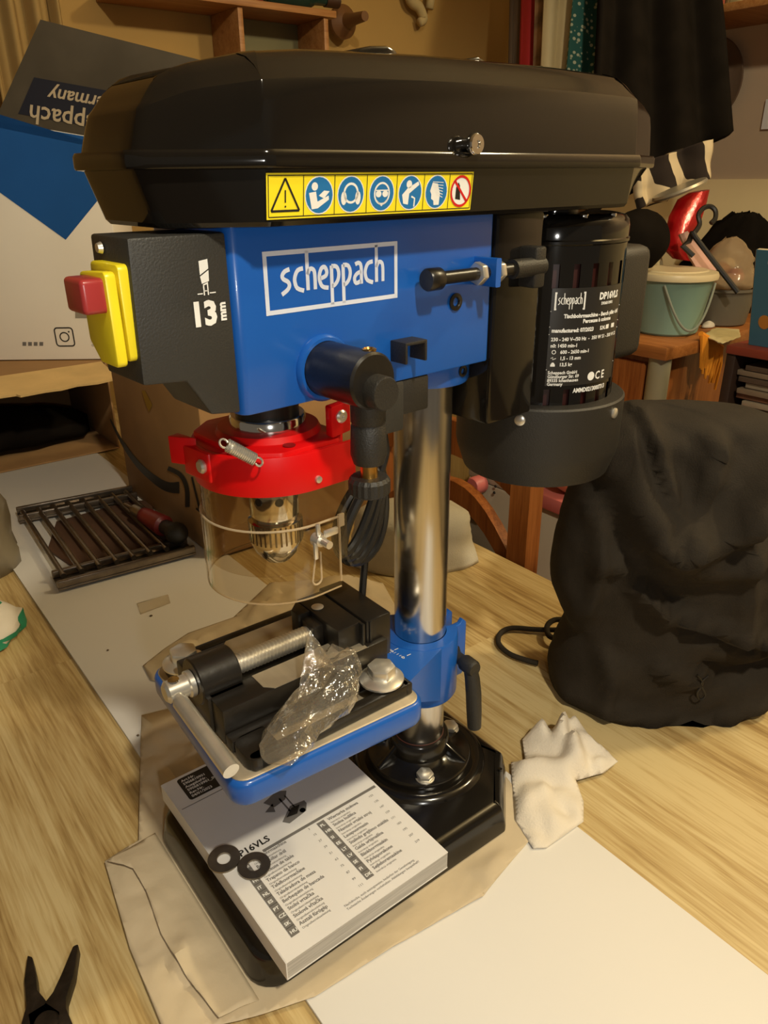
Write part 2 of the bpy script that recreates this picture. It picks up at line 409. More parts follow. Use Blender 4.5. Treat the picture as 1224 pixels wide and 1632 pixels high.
# ================================================================== work table and what lies under the press
ZB = 0.0            # top of the white board
table = empty('work_table', (0, 0.2, -0.75))
tag(table, 'large oak laminate table that everything stands on', 'table')
def tbl(b, name): return b.build(name, M['oak'], table, loc=(0, -0.2, 0.75))
tbl(B().box(-0.62, 0.41, -1.0, 1.52, -0.032, -0.0035, 0.0015), 'tabletop')
for x in (-0.56, 0.35):
    for y in (-0.94, 1.46): tbl(B().box(x-.03, x+.03, y-.03, y+.03, -0.75, -0.032, 0.003), 'leg')
bd = empty('white_board', (-0.062, 0.27, -0.0034))
tag(bd, 'long white laminate board lying on the oak table under the press', 'board')
B().box(-0.2005, 0.0765, -0.62, 1.185, -0.0002, 0.0034, 0.0006).build('panel', M['board'], bd, loc=(0.062, -0.27, 0))

# ================================================================== the drill press
HA, TA = 0.06613, -0.04622          # head and table are swung a little about the column
press = empty('drill_press', (0, 0, 0.0012))
tag(press, 'blue and black bench drill press with red chuck guard and black base', 'drill press')
def part(b, name, m, rz=0, parent=None, **k): return b.build(name, m, parent or press, rz if parent is None else 0, **k)

# --- base casting
def rounded(poly, radii, n=6):
    out = []; N = len(poly)
    for i, (p, r) in enumerate(zip(poly, radii)):
        a = Vector(poly[i-1]); b = Vector(p); c = Vector(poly[(i+1) % N])
        u = (a-b).normalized(); v = (c-b).normalized()
        ang = u.angle(v); t = r/math.tan(ang/2)
        t = min(t, (a-b).length*.48, (c-b).length*.48); r2 = t*math.tan(ang/2)
        cen = b + (u+v).normalized()*(r2/math.sin(ang/2))
        s = b+u*t; e = b+v*t
        a0 = math.atan2(*(s-cen).yx); a1 = math.atan2(*(e-cen).yx)
        d = (a1-a0+PI) % (2*PI)-PI
        for k in range(n+1): w = a0+d*k/n; out.append((cen.x+r2*math.cos(w), cen.y+r2*math.sin(w)))
    return out
def inset_scale(p, k, c):
    return [(c[0]+(x-c[0])*k, c[1]+(y-c[1])*k) for x, y in p]
basepoly = [(-.226, -.097), (.020, -.097), (.0725, -.046), (.0725, .046), (.020, .097), (-.226, .097)]
bp0 = rounded(basepoly, [.023, .006, .006, .006, .006, .023])
def inset(p, d):
    n = len(p); out = []
    for i in range(n):
        a = Vector(p[i-1]); b = Vector(p[i]); c = Vector(p[(i+1) % n])
        t = ((b-a).normalized() if (b-a).length > 1e-7 else Vector((0, 0))) + ((c-b).normalized() if (c-b).length > 1e-7 else Vector((0, 0)))
        t.normalize(); out.append((b.x - t.y*d, b.y + t.x*d))
    return out
secs = []
for d, z in ((0.004, 0.0), (0.0, 0.0015), (0.0, 0.006), (0.0035, 0.0225), (0.0055, 0.0268), (0.009, 0.0293), (0.012, 0.0300)):
    secs.append([(x, y, z) for x, y in inset(bp0, d)])
base = part(B().loft(secs), 'base', M['black_enamel'])
# raised ring, flange and collar of the column foot
part(B().lathe([(.0, .0295), (.063, .0295), (.0605, .0335), (.056, .0352), (.052, .0340), (.049, .0335), (.0, .0335)]), 'base_ring', M['black_enamel'])
fl = part(B().lathe([(.0225, .033), (.049, .033), (.0492, .0385), (.048, .0402), (.034, .0425), (.029, .046), (.0275, .060), (.0262, .0615), (.0225, .0615)], seg=56), 'column_flange', M['black_enamel'])
for k in range(6):
    w = math.radians(62+60*k)
    if k % 2 == 0: continue
for w in (-62, 58, 178):
    c, s = math.cos(math.radians(w)), math.sin(math.radians(w))
    m = Matrix.Rotation(math.radians(w), 4, 'Z')
    B().prism([(.026, .040), (.047, .040), (.047, .0415), (.027, .056)], -.0022, .0022, 1, bev=.0006, m=m).build('rib', M['black_enamel'], fl)
for w in (-122, 1, 122):
    x, y = .0402*math.cos(math.radians(w)), .0402*math.sin(math.radians(w))
    part(B().lathe([(0, .0400), (.0088, .0400), (.0088, .0412), (0, .0412)], (x, y, 0), 24).hexbolt((x, y, .0412), .0082, .0050), 'base_bolt', M['zinc'])
for x, y in ((.047, -.062), (-.018, -.058)):
    part(B().lathe([(0, .0300), (.0022, .0300), (.0018, .0318), (0, .0322)], (x, y, 0), 14), 'casting_pip', M['black_enamel'])
column = part(B().lathe([(0, .034), (.0226, .034), (.0226, .515), (0, .515)], seg=72), 'column', M['steel'])
B().lathe([(.0227, .0614), (.0231, .0615), (.0231, .0621), (.0227, .0623)], seg=40).build('anti_rust_ring', mat('rust_red_primer', (.07, .016, .008), .6), column)

# --- work plate (tilting table)
tz = .1733
tp0 = rounded([(-.2145, -.082), (-.0545, -.082), (-.0545, .082), (-.2145, .082)], [.014]*4)
sec = []
for d, z in ((.006, tz-.0215), (.0015, tz-.0205), (.0, tz-.017), (.0, tz-.0045), (.0012, tz-.0022), (.0030, tz-.0012)):
    sec.append([(x, y, z) for x, y in inset(tp0, d)])
plate = part(B().loft(sec), 'work_plate', M['blue'], TA)
sec = [[(x, y, z) for x, y in inset(tp0, d)] for d, z in ((.0032, tz-.004), (.0032, tz-.0006), (.0040, tz))]
B().loft(sec).build('ground_top', M['ground_steel'], plate)
for y in (-.061, .061):
    B().prism(rounded([(-.125, y-.0042), (-.066, y-.0042), (-.066, y+.0042), (-.125, y+.0042)], [.004]*4, 4), tz-.0005, tz+.0003, 2).build('slot', M['blue'], plate)
# bracket from the plate to the split collar round the column
arm = B().loft([[(x, y, z) for y, z in ((-w_, z0), (w_, z0), (w_, z1), (-w_, z1))] for x, w_, z0, z1 in ((-.0560, .0560, tz-.0200, tz-.0020), (-.0030, .0338, tz-.0560, tz-.0020))])
part(arm, 'plate_arm', M['blue'], TA)
cl = B().lathe([(.0232, tz-.0620), (.0325, tz-.0620), (.0335, tz-.0600), (.0335, tz-.0035), (.0325, tz-.0015), (.0232, tz-.0015)], seg=56, a0=math.radians(22), a1=math.radians(338), closed=True)
collar = part(cl, 'split_collar', M['blue'], TA)
for s in (-1, 1):
    B().prism([(.021, tz-.058), (.040, tz-.058), (.043, tz-.050), (.043, tz-.003), (.039, tz+.001), (.036, tz-.003), (.021, tz-.004)], s*.0070, s*.0125, 1, bev=.0012).build('clamp_ear', M['blue'], collar)
lev = part(B().cyl((.026, -.0128, .1440), (.026, -.0165, .1440), .0085, seg=6).cyl((.026, -.013, .1440), (.026, -.030, .1440), .0052).lathe([(0, -.0290), (.0062, -.0290), (.0074, -.0310), (.0074, -.0425), (.0060, -.0450), (0, -.0450)], (.026, 0, .1440), 24, axis='y'), 'clamp_lever', M['black_matte'], TA)
B().tube([(.026, -.038, .1440), (.0266, -.041, .1330), (.0275, -.0425, .1180), (.0287, -.043, .098), (.0295, -.0435, .0800)], lambda t: .0060 + .0010*math.sin(t*PI*.9), 16).build('lever_handle', M['black_matte'], lev)
# tilt scale printed on the arm
def on_arm(u, v): return (u, v, tz-.0017)
g = []
for i, s in enumerate(('45', '30', '15', '0')):
    g.append(off(text_geo(s, .0052, 1.0), -.052+.0045*i, .012-.0130*i))
    g.append(rect(-.0435+.0035*i, .013-.0128*i, -.0395+.0035*i, .0137-.0128*i))
for k in range(16): g.append(rect(-.047+.0006*k, .020-.0030*k, -.0445+.0006*k, .0204-.0030*k))
printed('tilt_scale', g, on_arm, M['print_white'], plate)

# --- head housing
head = part(B().prism(rounded([(-.1836, -.044), (.0227, -.044), (.0227, .044), (-.1836, .044)], [.006, .003, .003, .006], 4), .4126, .5135, 2, bev=.0012), 'head_housing', M['blue'], HA)
sidey = -.0442
def on_side(u, v): return (-.1637+u, sidey, .4662+v)
printed('logo', logo_geo(.0973, .0335), on_side, M['print_cool'], head)
part(B().lathe([(.0232, .396), (.0335, .396), (.0345, .3985), (.0345, .414), (.0232, .414)], seg=48, closed=True), 'column_socket', M['blue'], HA)
def socket_screw(c, r, name='set_screw', parent=head, depth=.002):
    b = B().lathe([(r*.55, depth), (r*.8, 0), (r, -.0004), (r, -.0012), (r*.6, -.0016), (r*.5, -.001), (r*.45, depth*.5), (0, depth*.5)], c, 24, axis='y')
    return b.build(name, M['black_satin'], parent)
socket_screw((-.0139, -.0442, .4581), .0058)
socket_screw((.0065, -.0338, .4060), .0042)
# vent notch under the cover and small clip
B().prism([(-.0725, .4405), (-.0725, .4270), (-.0705, .4270), (-.0705, .4385), (-.0555, .4385), (-.0555, .4270), (-.0535, .4270), (-.0535, .4405)], -.0440, -.0585, 1, bev=.0005).build('chuck_key_clip', M['black_matte'], head)
# belt tension bolt through a tab
tab = B().prism(rounded([(.0035, .4675), (.0085, .4675), (.0085, .4860), (.0035, .4860)], [.001]*4, 2), -.044, -.0640, 1)
tab.build('bolt_tab', M['blue'], head)
tb = B().lathe([(0, 0), (.0062, 0), (.0070, .0012), (.0070, .0110), (.0062, .0122), (.0042, .0122), (.0042, .0600), (.0042, .1020), (0, .1020)], (-.0525, -.0555, .4765), 24, axis='x')
part(tb, 'tension_bolt', M['black_satin'], HA)
for x in (-.0068, .0115):
    part(B().hexbolt((x, -.0555, .4765), .0078, .0055, axis='x'), 'lock_nut', M['zinc'], HA)
# --- feed hub on the side
hubx, hubz = -.1262, .4315
part(B().lathe([(.016, -.0438), (.0200, -.0438), (.0200, -.0455), (.0185, -.0475), (.0165, -.0475)], (hubx, 0, hubz), 40, axis='y'), 'hub_collar', M['blue'], HA)
hub = part(B().lathe([(0, -.0440), (.0160, -.0440), (.0163, -.0460), (.0163, -.0880), (.0163, -.0890), (.0150, -.0905), (0, -.0905)], (hubx, 0, hubz), 40, axis='y'), 'feed_hub', M['black_satin'], HA)
B().lathe([(0, 0), (.0088, 0), (.0094, .0010), (.0094, .0135), (.0085, .0150), (0, .0152)], (hubx+.0100, -.0905, hubz-.0065), 28, axis='y')
B().lathe([(0, -.0890), (.0098, -.0890), (.0098, -.0985), (.0090, -.0998), (0, -.0998)], (hubx+.001, 0, hubz-.0055), 28, axis='y').build('hub_cap', M['black_matte'], hub)
for dz, dx in ((.0163, .0035),):
    B().lathe([(0, 0), (.0040, 0), (.0042, .0012), (.0032, .0016), (.0026, .0004), (0, .0004)], (hubx+dx, -.0825, hubz+dz-.0008), 20).build('lever_socket', M['brass'], hub)
B().cyl((hubx+.0100, -.0780, hubz-.0115), (hubx+.0125, -.0790, hubz-.0145), .0042).build('grub_screw', M['zinc'], hub)
# feed lever hanging from the hub: sleeve, brass end and knurled nut
lx, ly = hubx+.004, -.0800
sl = part(B().lathe([(0, .4260), (.0100, .4260), (.0104, .4240), (.0104, .4060), (.0098, .4050), (.0098, .4040), (.0104, .4030), (.0110, .3860), (.0092, .3800), (0, .3800)], (lx, ly, 0), 32), 'lever_sleeve', M['black_matte'], HA)
B().lathe([(.0052, .3705), (.0052, .3815), (0, .3815)], (lx, ly, 0), 24).build('brass_ferrule', M['brass'], sl)
kn = B()
n = 40
prof = [(.0112, .3600), (.0128, .3615), (.0128, .3690), (.0112, .3712)]
rings = []
for r, h in prof:
    rings.append([(lx+(r*(1-(.04 if i % 2 else 0)))*math.cos(2*PI*i/n), ly+(r*(1-(.04 if i % 2 else 0)))*math.sin(2*PI*i/n), h) for i in range(n)])
kn.loft(rings)
kn.build('knurled_nut', M['black_matte'], sl, smooth=20)
part(B().box(-.087, -.060, -.044, -.022, .378, .4125, .002), 'laser_bracket', M['charcoal'], HA)
part(B().box(-.062, -.036, -.043, -.020, .388, .4125, .002), 'bracket_block', M['black_matte'], HA)

# --- black control box with the switch, in front of the housing
ctl = B().prism([(-.1838, .5105), (-.2365, .5105), (-.2385, .4400), (-.2145, .4380), (-.2020, .4175), (-.1838, .4150)], -.0425, .0020, 1, bev=.0016)
ctl = part(ctl, 'control_box', M['charcoal'], HA)
ctl_side = -.0429
def on_ctl(u, v): return (u, ctl_side, v)
g = [off(text_geo('13', .0165, .95, bold=.0008), -.2085, .4660)]
g.append(off(text_geo('mm', .0, 1), 0, 0)) if False else None
g = [x for x in g if x]
vs, fs = text_geo('mm', .0062, 1.0, bold=.0003)
g.append(([(-.1871-y*1.0-.0008, .4668+x) for x, y in vs], fs))          # the unit, turned to read upwards
drill = [poly((-.1996, .5030), (-.1945, .5040), (-.1945, .4975), (-.1996, .4935)), poly((-.1996, .4925), (-.1945, .4965), (-.1948, .4890), (-.1990, .4875)),
         poly((-.1985, .4870), (-.1955, .4885), (-.1955, .4872), (-.1983, .4862)),
         rect(-.1985, .4795, -.1978, .4862), rect(-.1962, .4795, -.1955, .4872), rect(-.1985, .4822, -.1955, .4828),
         stroke([(-.2020, .4808), (-.1990, .4808)], .0008), stroke([(-.1950, .4808), (-.1915, .4808)], .0008)]
drill = [([(x-.0012, .4795+(y-.4795)*.72+.0012) for x, y in v_], f_) for v_, f_ in drill]
printed('drill_size_mark', g + drill, on_ctl, M['print_white'], ctl)
# switch: yellow hinged flap with red stop button on the front face
fx = -.2385
sw = part(B().prism(rounded([(-.0395, .4520), (-.0060, .4520), (-.0060, .4985), (-.0395, .4985)], [.003]*4, 3), fx-.0035, fx+.003, 0, bev=.001), 'switch_plate', M['yellow'], HA)
B().prism(rounded([(-.0400, .4500), (-.0190, .4500), (-.0080, .4600), (-.0080, .4940), (-.0400, .4960)], [.003]*5, 3), fx-.0105, fx-.0048, 0, bev=.0012).build('switch_flap', M['yellow'], sw)
B().prism(rounded([(-.0375, .4765), (-.0150, .4765), (-.0150, .4930), (-.0375, .4930)], [.0025]*4, 4), fx-.0215, fx-.0085, 0, bev=.0022, seg=3).build('stop_button', M['red_switch'], sw)
part(B().lathe([(0, -.0025), (.0022, -.0022), (.0030, 0), (0, 0)], (-.2372, -.0120, .5045), 18, axis='x'), 'control_screw', M['zinc'], HA)
# --- belt cover: plan outline lofted upwards
def densify(p, step=.008):
    out = []
    for i in range(len(p)):
        a = Vector(p[i]); b = Vector(p[(i+1) % len(p)]); n = max(1, int((b-a).length/step))
        for k in range(n): q = a.lerp(b, k/n); out.append((q.x, q.y))
    return out
cov = [(-.224, -.034), (-.172, -.068), (.148, -.068), (.204, -.046), (.208, -.036), (.208, .036), (.204, .046), (.148, .068), (-.172, .068), (-.224, .034)]
cov0 = densify(rounded(cov, [.012, .008, .003, .003, .006, .006, .003, .003, .008, .012], 5))
ZT = [(-.232, .569), (-.2, .585), (-.165, .592), (-.128, .596), (-.04, .600), (.08, .602), (.14, .6015), (.172, .597), (.21, .588)]
def lerp_tab(tab, x):
    if x <= tab[0][0]: return tab[0][1]
    for (a, b), (c, d) in zip(tab, tab[1:]):
        if x <= c: return b+(d-b)*(x-a)/(c-a)
    return tab[-1][1]
ZR = .547
secs = []
for d, t in ((0, 0), (.0004, .15), (.0018, .50), (.0030, .66), (.0036, .70), (.0078, .765), (.0135, .865), (.0195, .945), (.0265, .987), (.034, 1.0)):
    q = []
    for (x0, y0), (x, y) in zip(cov0, inset(cov0, min(d, .030))):
        nose = min(1, max(0, (-.180-x0)/.03)); k = 1-.5*nose
        x, y = x0+(x-x0)*k, y0+(y-y0)*k
        z = ZR + t*(lerp_tab(ZT, x)-ZR)
        lean = max(0, (-.150-x)/.08)
        q.append((x + lean*t*.008, y*(1-.05*lean*t), z))
    secs.append(q)
cover = part(B().loft(secs), 'cover_lid', M['black_gloss'], HA, smooth=21)
fl0 = inset(cov0, -.0042)
B().loft([[(x, y, z) for x, y in p] for p, z in ((cov0, .5395), (inset(cov0, -.0036), .5400), (fl0, .5412), (fl0, .5465), (inset(cov0, -.0030), .5482), (cov0, .5484))]).build('cover_rim', M['black_gloss'], cover)
for x0, x1, w in ((-.092, -.052, .034), (-.012, .022, .036), (.050, .090, .034)):
    B().prism([(x0, .592), (x0+.008, .6005), (x0+.016, .6022), (x1-.012, .6032), (x1-.005, .6018), (x1, .592)], -w, w, 1, bev=.002).build('top_rib', M['black_gloss'], cover)
tsec = []
for d, z in ((.0090, .5126), (.0045, .5132), (.0026, .5155), (.0003, .5385), (0, .5410)):
    t_ = (.5410-z)/.0284
    tsec.append([(x + (.006*t_*max(0, (-.168-x)/.05) if x < 0 else -.030*t_*max(0, (x-.150)/.05)), y, z) for x, y in inset(cov0, d)])
tray = part(B().loft(tsec), 'cover_tray', M['black_gloss'], HA, smooth=21)
kb = part(B().lathe([(0, -.0660), (.0042, -.0660), (.0042, -.0725), (.0052, -.0727), (.0058, -.0735), (.0058, -.0768), (.0052, -.0776), (.0022, -.0776), (.0018, -.0766), (0, -.0766)], (-.0338, 0, .5522), 24, axis='y'), 'cover_screw', M['chrome'], HA)
# warning sticker with seven pictograms
def trayy(z): return -.0680 + (.0003 + (.0026-.0003)*(.5385-z)/(.5385-.5155)) - .0004
SW, SH = .1475, .0212
def on_tray(lift):
    def f(u, v): z = .5166+v; return (-.1735+u, trayy(z)-lift, z)
    return f
st = printed('warning_sticker', [rect(0, 0, SW, SH)], on_tray(0), M['sticker_yellow'], press, HA)
cells = [0, .0222, .0421, .0640, .0857, .1066, .1273, SW]
g = []
e = .0011; lw = .00045
g += [stroke([(e, e), (SW-e, e)], lw), stroke([(e, SH-e), (SW-e, SH-e)], lw), stroke([(e, e), (e, SH-e)], lw), stroke([(SW-e, e), (SW-e, SH-e)], lw)]
for c in cells[1:-1]: g.append(stroke([(c, e), (c, SH-e)], lw))
cx = [(cells[i]+cells[i+1])/2 for i in range(7)]; cy = SH/2; R = .0084
x = cx[0]
tri = [(x-.0085, cy-.0068), (x+.0085, cy-.0068), (x, cy+.0082), (x-.0085, cy-.0068)]
g += [stroke(tri[0:2], .0011), stroke(tri[1:3], .0011), stroke(tri[2:4], .0011), stroke([(x, cy+.0028), (x, cy-.0030)], .0008), disc(x, cy-.0048, .0005, 10)]
x = cx[6]; g += [poly((x-.0042, cy-.0042), (x+.0002, cy-.0048), (x-.0010, cy+.0030), (x-.0025, cy+.0050), (x-.0042, cy+.002))]
printed('pictogram_black', g, on_tray(.0002), M['print_black'], st)
wh = [disc(cx[i], cy, .0092) for i in range(1, 6)] + [disc(cx[6], cy, .0088)]
printed('pictogram_ground', wh, on_tray(.00012), M['print_white'], st)
printed('pictogram_blue', [disc(cx[i], cy, .0086) for i in range(1, 6)], on_tray(.00018), M['print_blue'], st)
def head_geo(x, y, k=1.0):
    return [disc(x, y+.0006*k, .0030*k, 18, .0042*k)]
w = []
x = cx[1]; w += [disc(x-.0030, cy+.0042, .0020, 14), poly((x-.0066, cy+.0012), (x-.0022, cy+.0018), (x-.0012, cy-.0030), (x+.0060, cy-.0002), (x+.0062, cy-.0022), (x-.0010, cy-.0062), (x-.0048, cy-.0066)), poly((x-.0004, cy-.0002), (x+.0030, cy+.0022), (x+.0066, cy+.0018), (x+.0030, cy-.0016))]
x = cx[2]; w += [off(ring2(0, 0, .0040, .0052, 24), x, cy+.0006), disc(x-.0048, cy-.0018, .0019, 14, .0034), disc(x+.0048, cy-.0018, .0019, 14, .0034)]
x = cx[3]; w += [off(ring2(0, 0, .0048, .0058, 24), x, cy), disc(x-.0024, cy-.0002, .0021, 14, .0017), disc(x+.0024, cy-.0002, .0021, 14, .0017), stroke([(x-.0052, cy+.0016), (x+.0052, cy+.0016)], .0006), stroke([(x-.0042, cy-.0030), (x, cy-.0062), (x+.0042, cy-.0030)], .0006)]
x = cx[4]; w += [disc(x-.0012, cy+.0044, .0021, 14), poly((x-.0062, cy-.0010), (x-.0022, cy+.0024), (x+.0058, cy+.0058), (x+.0066, cy+.0040), (x-.0008, cy-.0004), (x-.0014, cy-.0062), (x-.0050, cy-.0056)), stroke([(x+.0010, cy-.0020), (x+.0036, cy-.0030), (x+.0034, cy-.0074)], .0010)]
x = cx[5]; w += [poly((x-.0036, cy+.0050), (x-.0052, cy+.0006), (x-.0040, cy-.0012), (x-.0040, cy-.0036), (x-.0020, cy-.0046), (x-.0016, cy-.0070), (x+.0026, cy-.0070), (x+.0030, cy-.0010), (x+.0006, cy+.0044))]
printed('pictogram_white', w, on_tray(.00024), M['print_white'], st)
x = cx[5]
printed('hair_net', [stroke([(x-.0034+.0007*k, cy+.0054-.0013*k), (x+.0052, cy+.0050-.0016*k)], .0004) for k in range(6)], on_tray(.0003), M['print_white'], st)
x = cx[6]
printed('pictogram_red', [ring2(x, cy, .0074, .0088), stroke([(x-.0056, cy+.0056), (x+.0056, cy-.0056)], .0015)], on_tray(.0003), M['print_red'], st)

# --- motor behind the column
mx = .145
def in_slot(ang, zm):
    for a in (-152, -137, -122, -107, -92, -77, -62, -167):
        if abs(ang-a) < 2.1 and (.4555 < zm < .4735 or .3620 < zm < .3765): return True
    return False
mb = B(); nseg = 144
prof = [(.048, .5085), (.0565, .5070), (.0600, .5035), (.0612, .4985), (.0612, .4905), (.0622, .4895), (.0622, .4875), (.0610, .4865), (.061, .4735), (.061, .4555), (.061, .3765), (.061, .3620), (.061, .345)]
V = [[mb.bm.verts.new((mx+r*math.cos(2*PI*i/nseg), r*math.sin(2*PI*i/nseg), z)) for i in range(nseg)] for r, z in prof]
for k in range(len(prof)-1):
    zm = (prof[k][1]+prof[k+1][1])/2
    for i in range(nseg):
        ang = (i+.5)*360/nseg
        if ang > 180: ang -= 360
        if in_slot(ang, zm): continue
        mb.bm.faces.new((V[k][i], V[k][(i+1) % nseg], V[k+1][(i+1) % nseg], V[k+1][i]))
mb.bm.faces.new(V[0][::-1])
motor = part(mb, 'motor_body', M['black_gloss'], HA)
B().lathe([(.0, .480), (.0570, .480), (.0570, .350), (0, .350)], (mx, 0, 0), 48).build('motor_core', mat('dark_red_winding', (.035, .006, .004), .45), motor)
B().lathe([(0, .5080), (.020, .5080), (.020, .5135), (0, .5135)], (mx, 0, 0), 32).build('motor_boss', M['black_gloss'], motor)
for a in (-150, -118, -88):
    r = .0545; B().hexbolt((mx+r*math.cos(math.radians(a)), r*math.sin(math.radians(a)), .5055), .0034, .0030).build('housing_bolt', M['chrome'], motor)
capp = part(B().lathe([(.0, .2915), (.0620, .2915), (.0655, .2930), (.0718, .3120), (.0730, .3180), (.0730, .3610), (.0715, .3625), (.0640, .3632), (.061, .3632)], (mx, 0, 0), 72), 'motor_end_cap', M['black_matte'], HA)
for a in (-154, -84, -14, 130):
    c = Vector((mx+.0728*math.cos(math.radians(a)), .0728*math.sin(math.radians(a)), .3530)); d = Vector((math.cos(math.radians(a)), math.sin(math.radians(a)), 0))
    B().cyl(c-d*.002, c+d*.0012, .0048, .0044, 20).cyl(c+d*.0012, c+d*.0020, .0044, .0030, 20).build('cap_screw', M['zinc'], capp)
part(B().box(.0235, .0760, -.0455, .0455, .3635, .5130, .003), 'motor_bracket', M['black_gloss'], HA)
part(B().cyl((.030, -.0555, .4765), (.062, -.0555, .4765), .0065).box(.050, .062, -.060, -.040, .462, .490, .002), 'slide_rod', M['black_matte'], HA)
part(B().box(.188, .262, -.028, .046, .378, .478, .010, 3), 'capacitor_box', M['black_matte'], HA)
# rating plate wrapped round the motor
A0, A1, Z0, Z1 = math.radians(-139.5), math.radians(-71.0), .3795, .4560
PW, PH = .061*(A1-A0), Z1-Z0
def on_motor(lift):
    def f(u, v):
        a = A0+u/.061; r = .0610+lift
        return (mx+r*math.cos(a), r*math.sin(a), Z0+v)
    return f
lb = B(); nn = 24
lb.grid(lambda u, v: on_motor(.0003)(u*PW, v*PH), nn, 2)
lab = lb.build('rating_plate', M['label_dark'], motor, smooth=180)
g = [off(z, .0025, .0600) for z in logo_geo(.0245, .0135, border=.10)]
def tx(s, x, y, size, sx=1.0, bold=.00012, align='LEFT'): return off(text_geo(s, size, sx, align, bold), x, y)
def wrap_lines(items): return [tx(*i) for i in items]
g += wrap_lines([('DP16VLS', .0400, .0668, .0072, .88, .00035), ('5906810901', .0425, .0625, .0032, .9, .0001),
 ('Tischbohrmaschine - Bench pillar drill', .0105, .0540, .0042, .9, .00018), ('Perceuse à colonne', .0265, .0497, .0042, .9, .00018),
 ('manufactured: 07/2023', .0020, .0430, .0042, .9, .00018), ('S.N.', .0440, .0430, .0042, .9, .00018),
 ('230 - 240 V~/50 Hz  -  350 W S1 - 500 W S2', .0020, .0362, .0039, .92, .00012), ('n0: 1450 min-1', .0020, .0312, .0039, .92, .00012),
 ('600 - 2650 min-1', .0100, .0262, .0039, .92, .00012), ('1,5 - 13 mm', .0100, .0212, .0039, .92, .00012), ('13,5 kg', .0100, .0162, .0039, .92, .00012),
 ('Scheppach GmbH', .0015, .0098, .0036, .92, .0001), ('Günzburger Str. 69', .0015, .0066, .0036, .92, .0001), ('89335 Ichenhausen', .0015, .0034, .0036, .92, .0001), ('Germany', .0015, .0004, .0036, .92, .0001)])
g += [rect(0, .0588, PW, .0594), rect(0, .0468, PW, .0474), rect(0, .0410, PW, .0416), rect(0, .0130, PW, .0136), rect(.0510, .0428, .0640, .0462)]
g += [ring2(.0050, .0275, .0012, .0017, 14), stroke([(.0030, .0225), (.0045, .0235), (.0045, .0215), (.0070, .0225)], .0005), disc(.0048, .0180, .0013, 10), rect(.0030, .0160, .0066, .0178)]
g += [disc(.0395, .0062, .0036, 18), tx('C', .0440, .0030, .0092, .9, .0002), tx('E', .0515, .0030, .0092, .9, .0002)]
printed('rating_print', g, on_motor(.0006), M['print_white'], lab)
printed('serial_number', [tx('AMMD02130007313', .0235, -.0060, .0050, .82, .0002)], on_motor(.0005), M['print_white'], motor)

# --- quill, chuck and red guard
qx = -.14
part(B().lathe([(0, .425), (.0205, .425), (.0205, .3965), (0, .3965)], (qx, 0, 0), 40), 'quill', M['black_satin'], HA)
part(B().lathe([(.0, .3900), (.0245, .3900), (.0245, .3962), (.0236, .3974), (0, .3974)], (qx, 0, 0), 48), 'quill_ring', M['chrome'], HA)
def upath(r, xe, n=26, ry=None):
    ry = ry or r
    p = [(xe, ry)]
    for i in range(n+1):
        w = PI/2 + PI*i/n; p.append((qx+r*math.cos(w), ry*math.sin(w)))
    p.append((xe, -ry)); return p
def uband(ro, ri, xe): return upath(ro, xe) + upath(ri, xe)[::-1]
gd = part(B().prism(uband(.0500, .0462, -.1080), .3580, .3835, 2, bev=.0007), 'guard_skirt', M['red'], HA)
B().prism(rounded([(-.179, -.030), (-.160, -.0455), (-.118, -.0455), (-.108, -.038), (-.108, .038), (-.118, .0455), (-.160, .0455), (-.179, .030)], [.006]*8, 3), .3700, .3862, 2, bev=.0012).build('guard_clamp', M['red'], gd)
B().lathe([(0, .3858), (.0345, .3858), (.0325, .3900), (0, .3905)], (qx, 0, 0), 40).build('clamp_boss', M['red'], gd)
B().lathe([(0, .3866), (.0040, .3866), (.0030, .3846), (0, .3846)], (qx-.010, -.038, .0004), 18).build('boss_hole_shade', mat('dark_red_hole_shade', (.22, .003, .004), .5), gd)  # solid disc; the shade of a hole is put into its darker red
B().prism(rounded([(-.1235, .3870), (-.1085, .3890), (-.1085, .4085), (-.1235, .4070)], [.001]*4, 2), -.0400, -.0465, 1, bev=.0008).build('clamp_lug', M['red'], gd)
B().lathe([(0, -.0462), (.0040, -.0462), (.0042, -.0478), (.0030, -.0490), (.0010, -.0490), (.0008, -.0482), (0, -.0482)], (-.1162, 0, .4000), 20, axis='y').build('clamp_screw', M['zinc'], gd)
hl = B().prism([(-.176, -.014), (-.1905, -.009), (-.1930, .018), (-.176, .026)], .3640, .3830, 2, bev=.001)
hl.prism([(-.187, .010), (-.194, .018), (-.198, .026), (-.190, .028)], .3700, .3880, 2, bev=.0006)
hl.build('hinge_lug', M['red'], gd)
B().lathe([(0, 0), (-.0044, 0), (-.0046, -.0015), (-.0034, -.003), (0, -.003)], (-.1908, -.0030, .3740), 20, axis='x').build('hinge_screw', M['zinc'], gd)
B().lathe([(0, 0), (.0022, 0), (.0018, -.0018), (0, -.002)], (-.1855, .003, .3622), 14, axis='x').build('shield_screw', M['zinc'], gd)
B().lathe([(0, -.0500), (.0024, -.0500), (.0022, -.0516), (0, -.0520)], (-.1385, 0, .3650), 16, axis='y').build('shield_screw', M['zinc'], gd)
a, b = Vector((-.1905, -.0350, .3955)), Vector((-.1770, -.0420, .3850))
sp = B(); d = (b-a); L = d.length; d.normalize(); n1 = d.orthogonal().normalized(); n2 = d.cross(n1); turns = 15
sp.tube([a + d*(L*i/(turns*12)) + (n1*math.cos(2*PI*i/12) + n2*math.sin(2*PI*i/12))*.0034 for i in range(turns*12+1)], .00066, 6)
for c, sgn in ((a, -1), (b, 1)):
    sp.tube([c + d*sgn*(.0022+.0026*math.sin(w)) + n1*(.0028*math.cos(w)) for w in [k*PI*1.5/10-PI*.3 for k in range(11)]], .0007, 6)
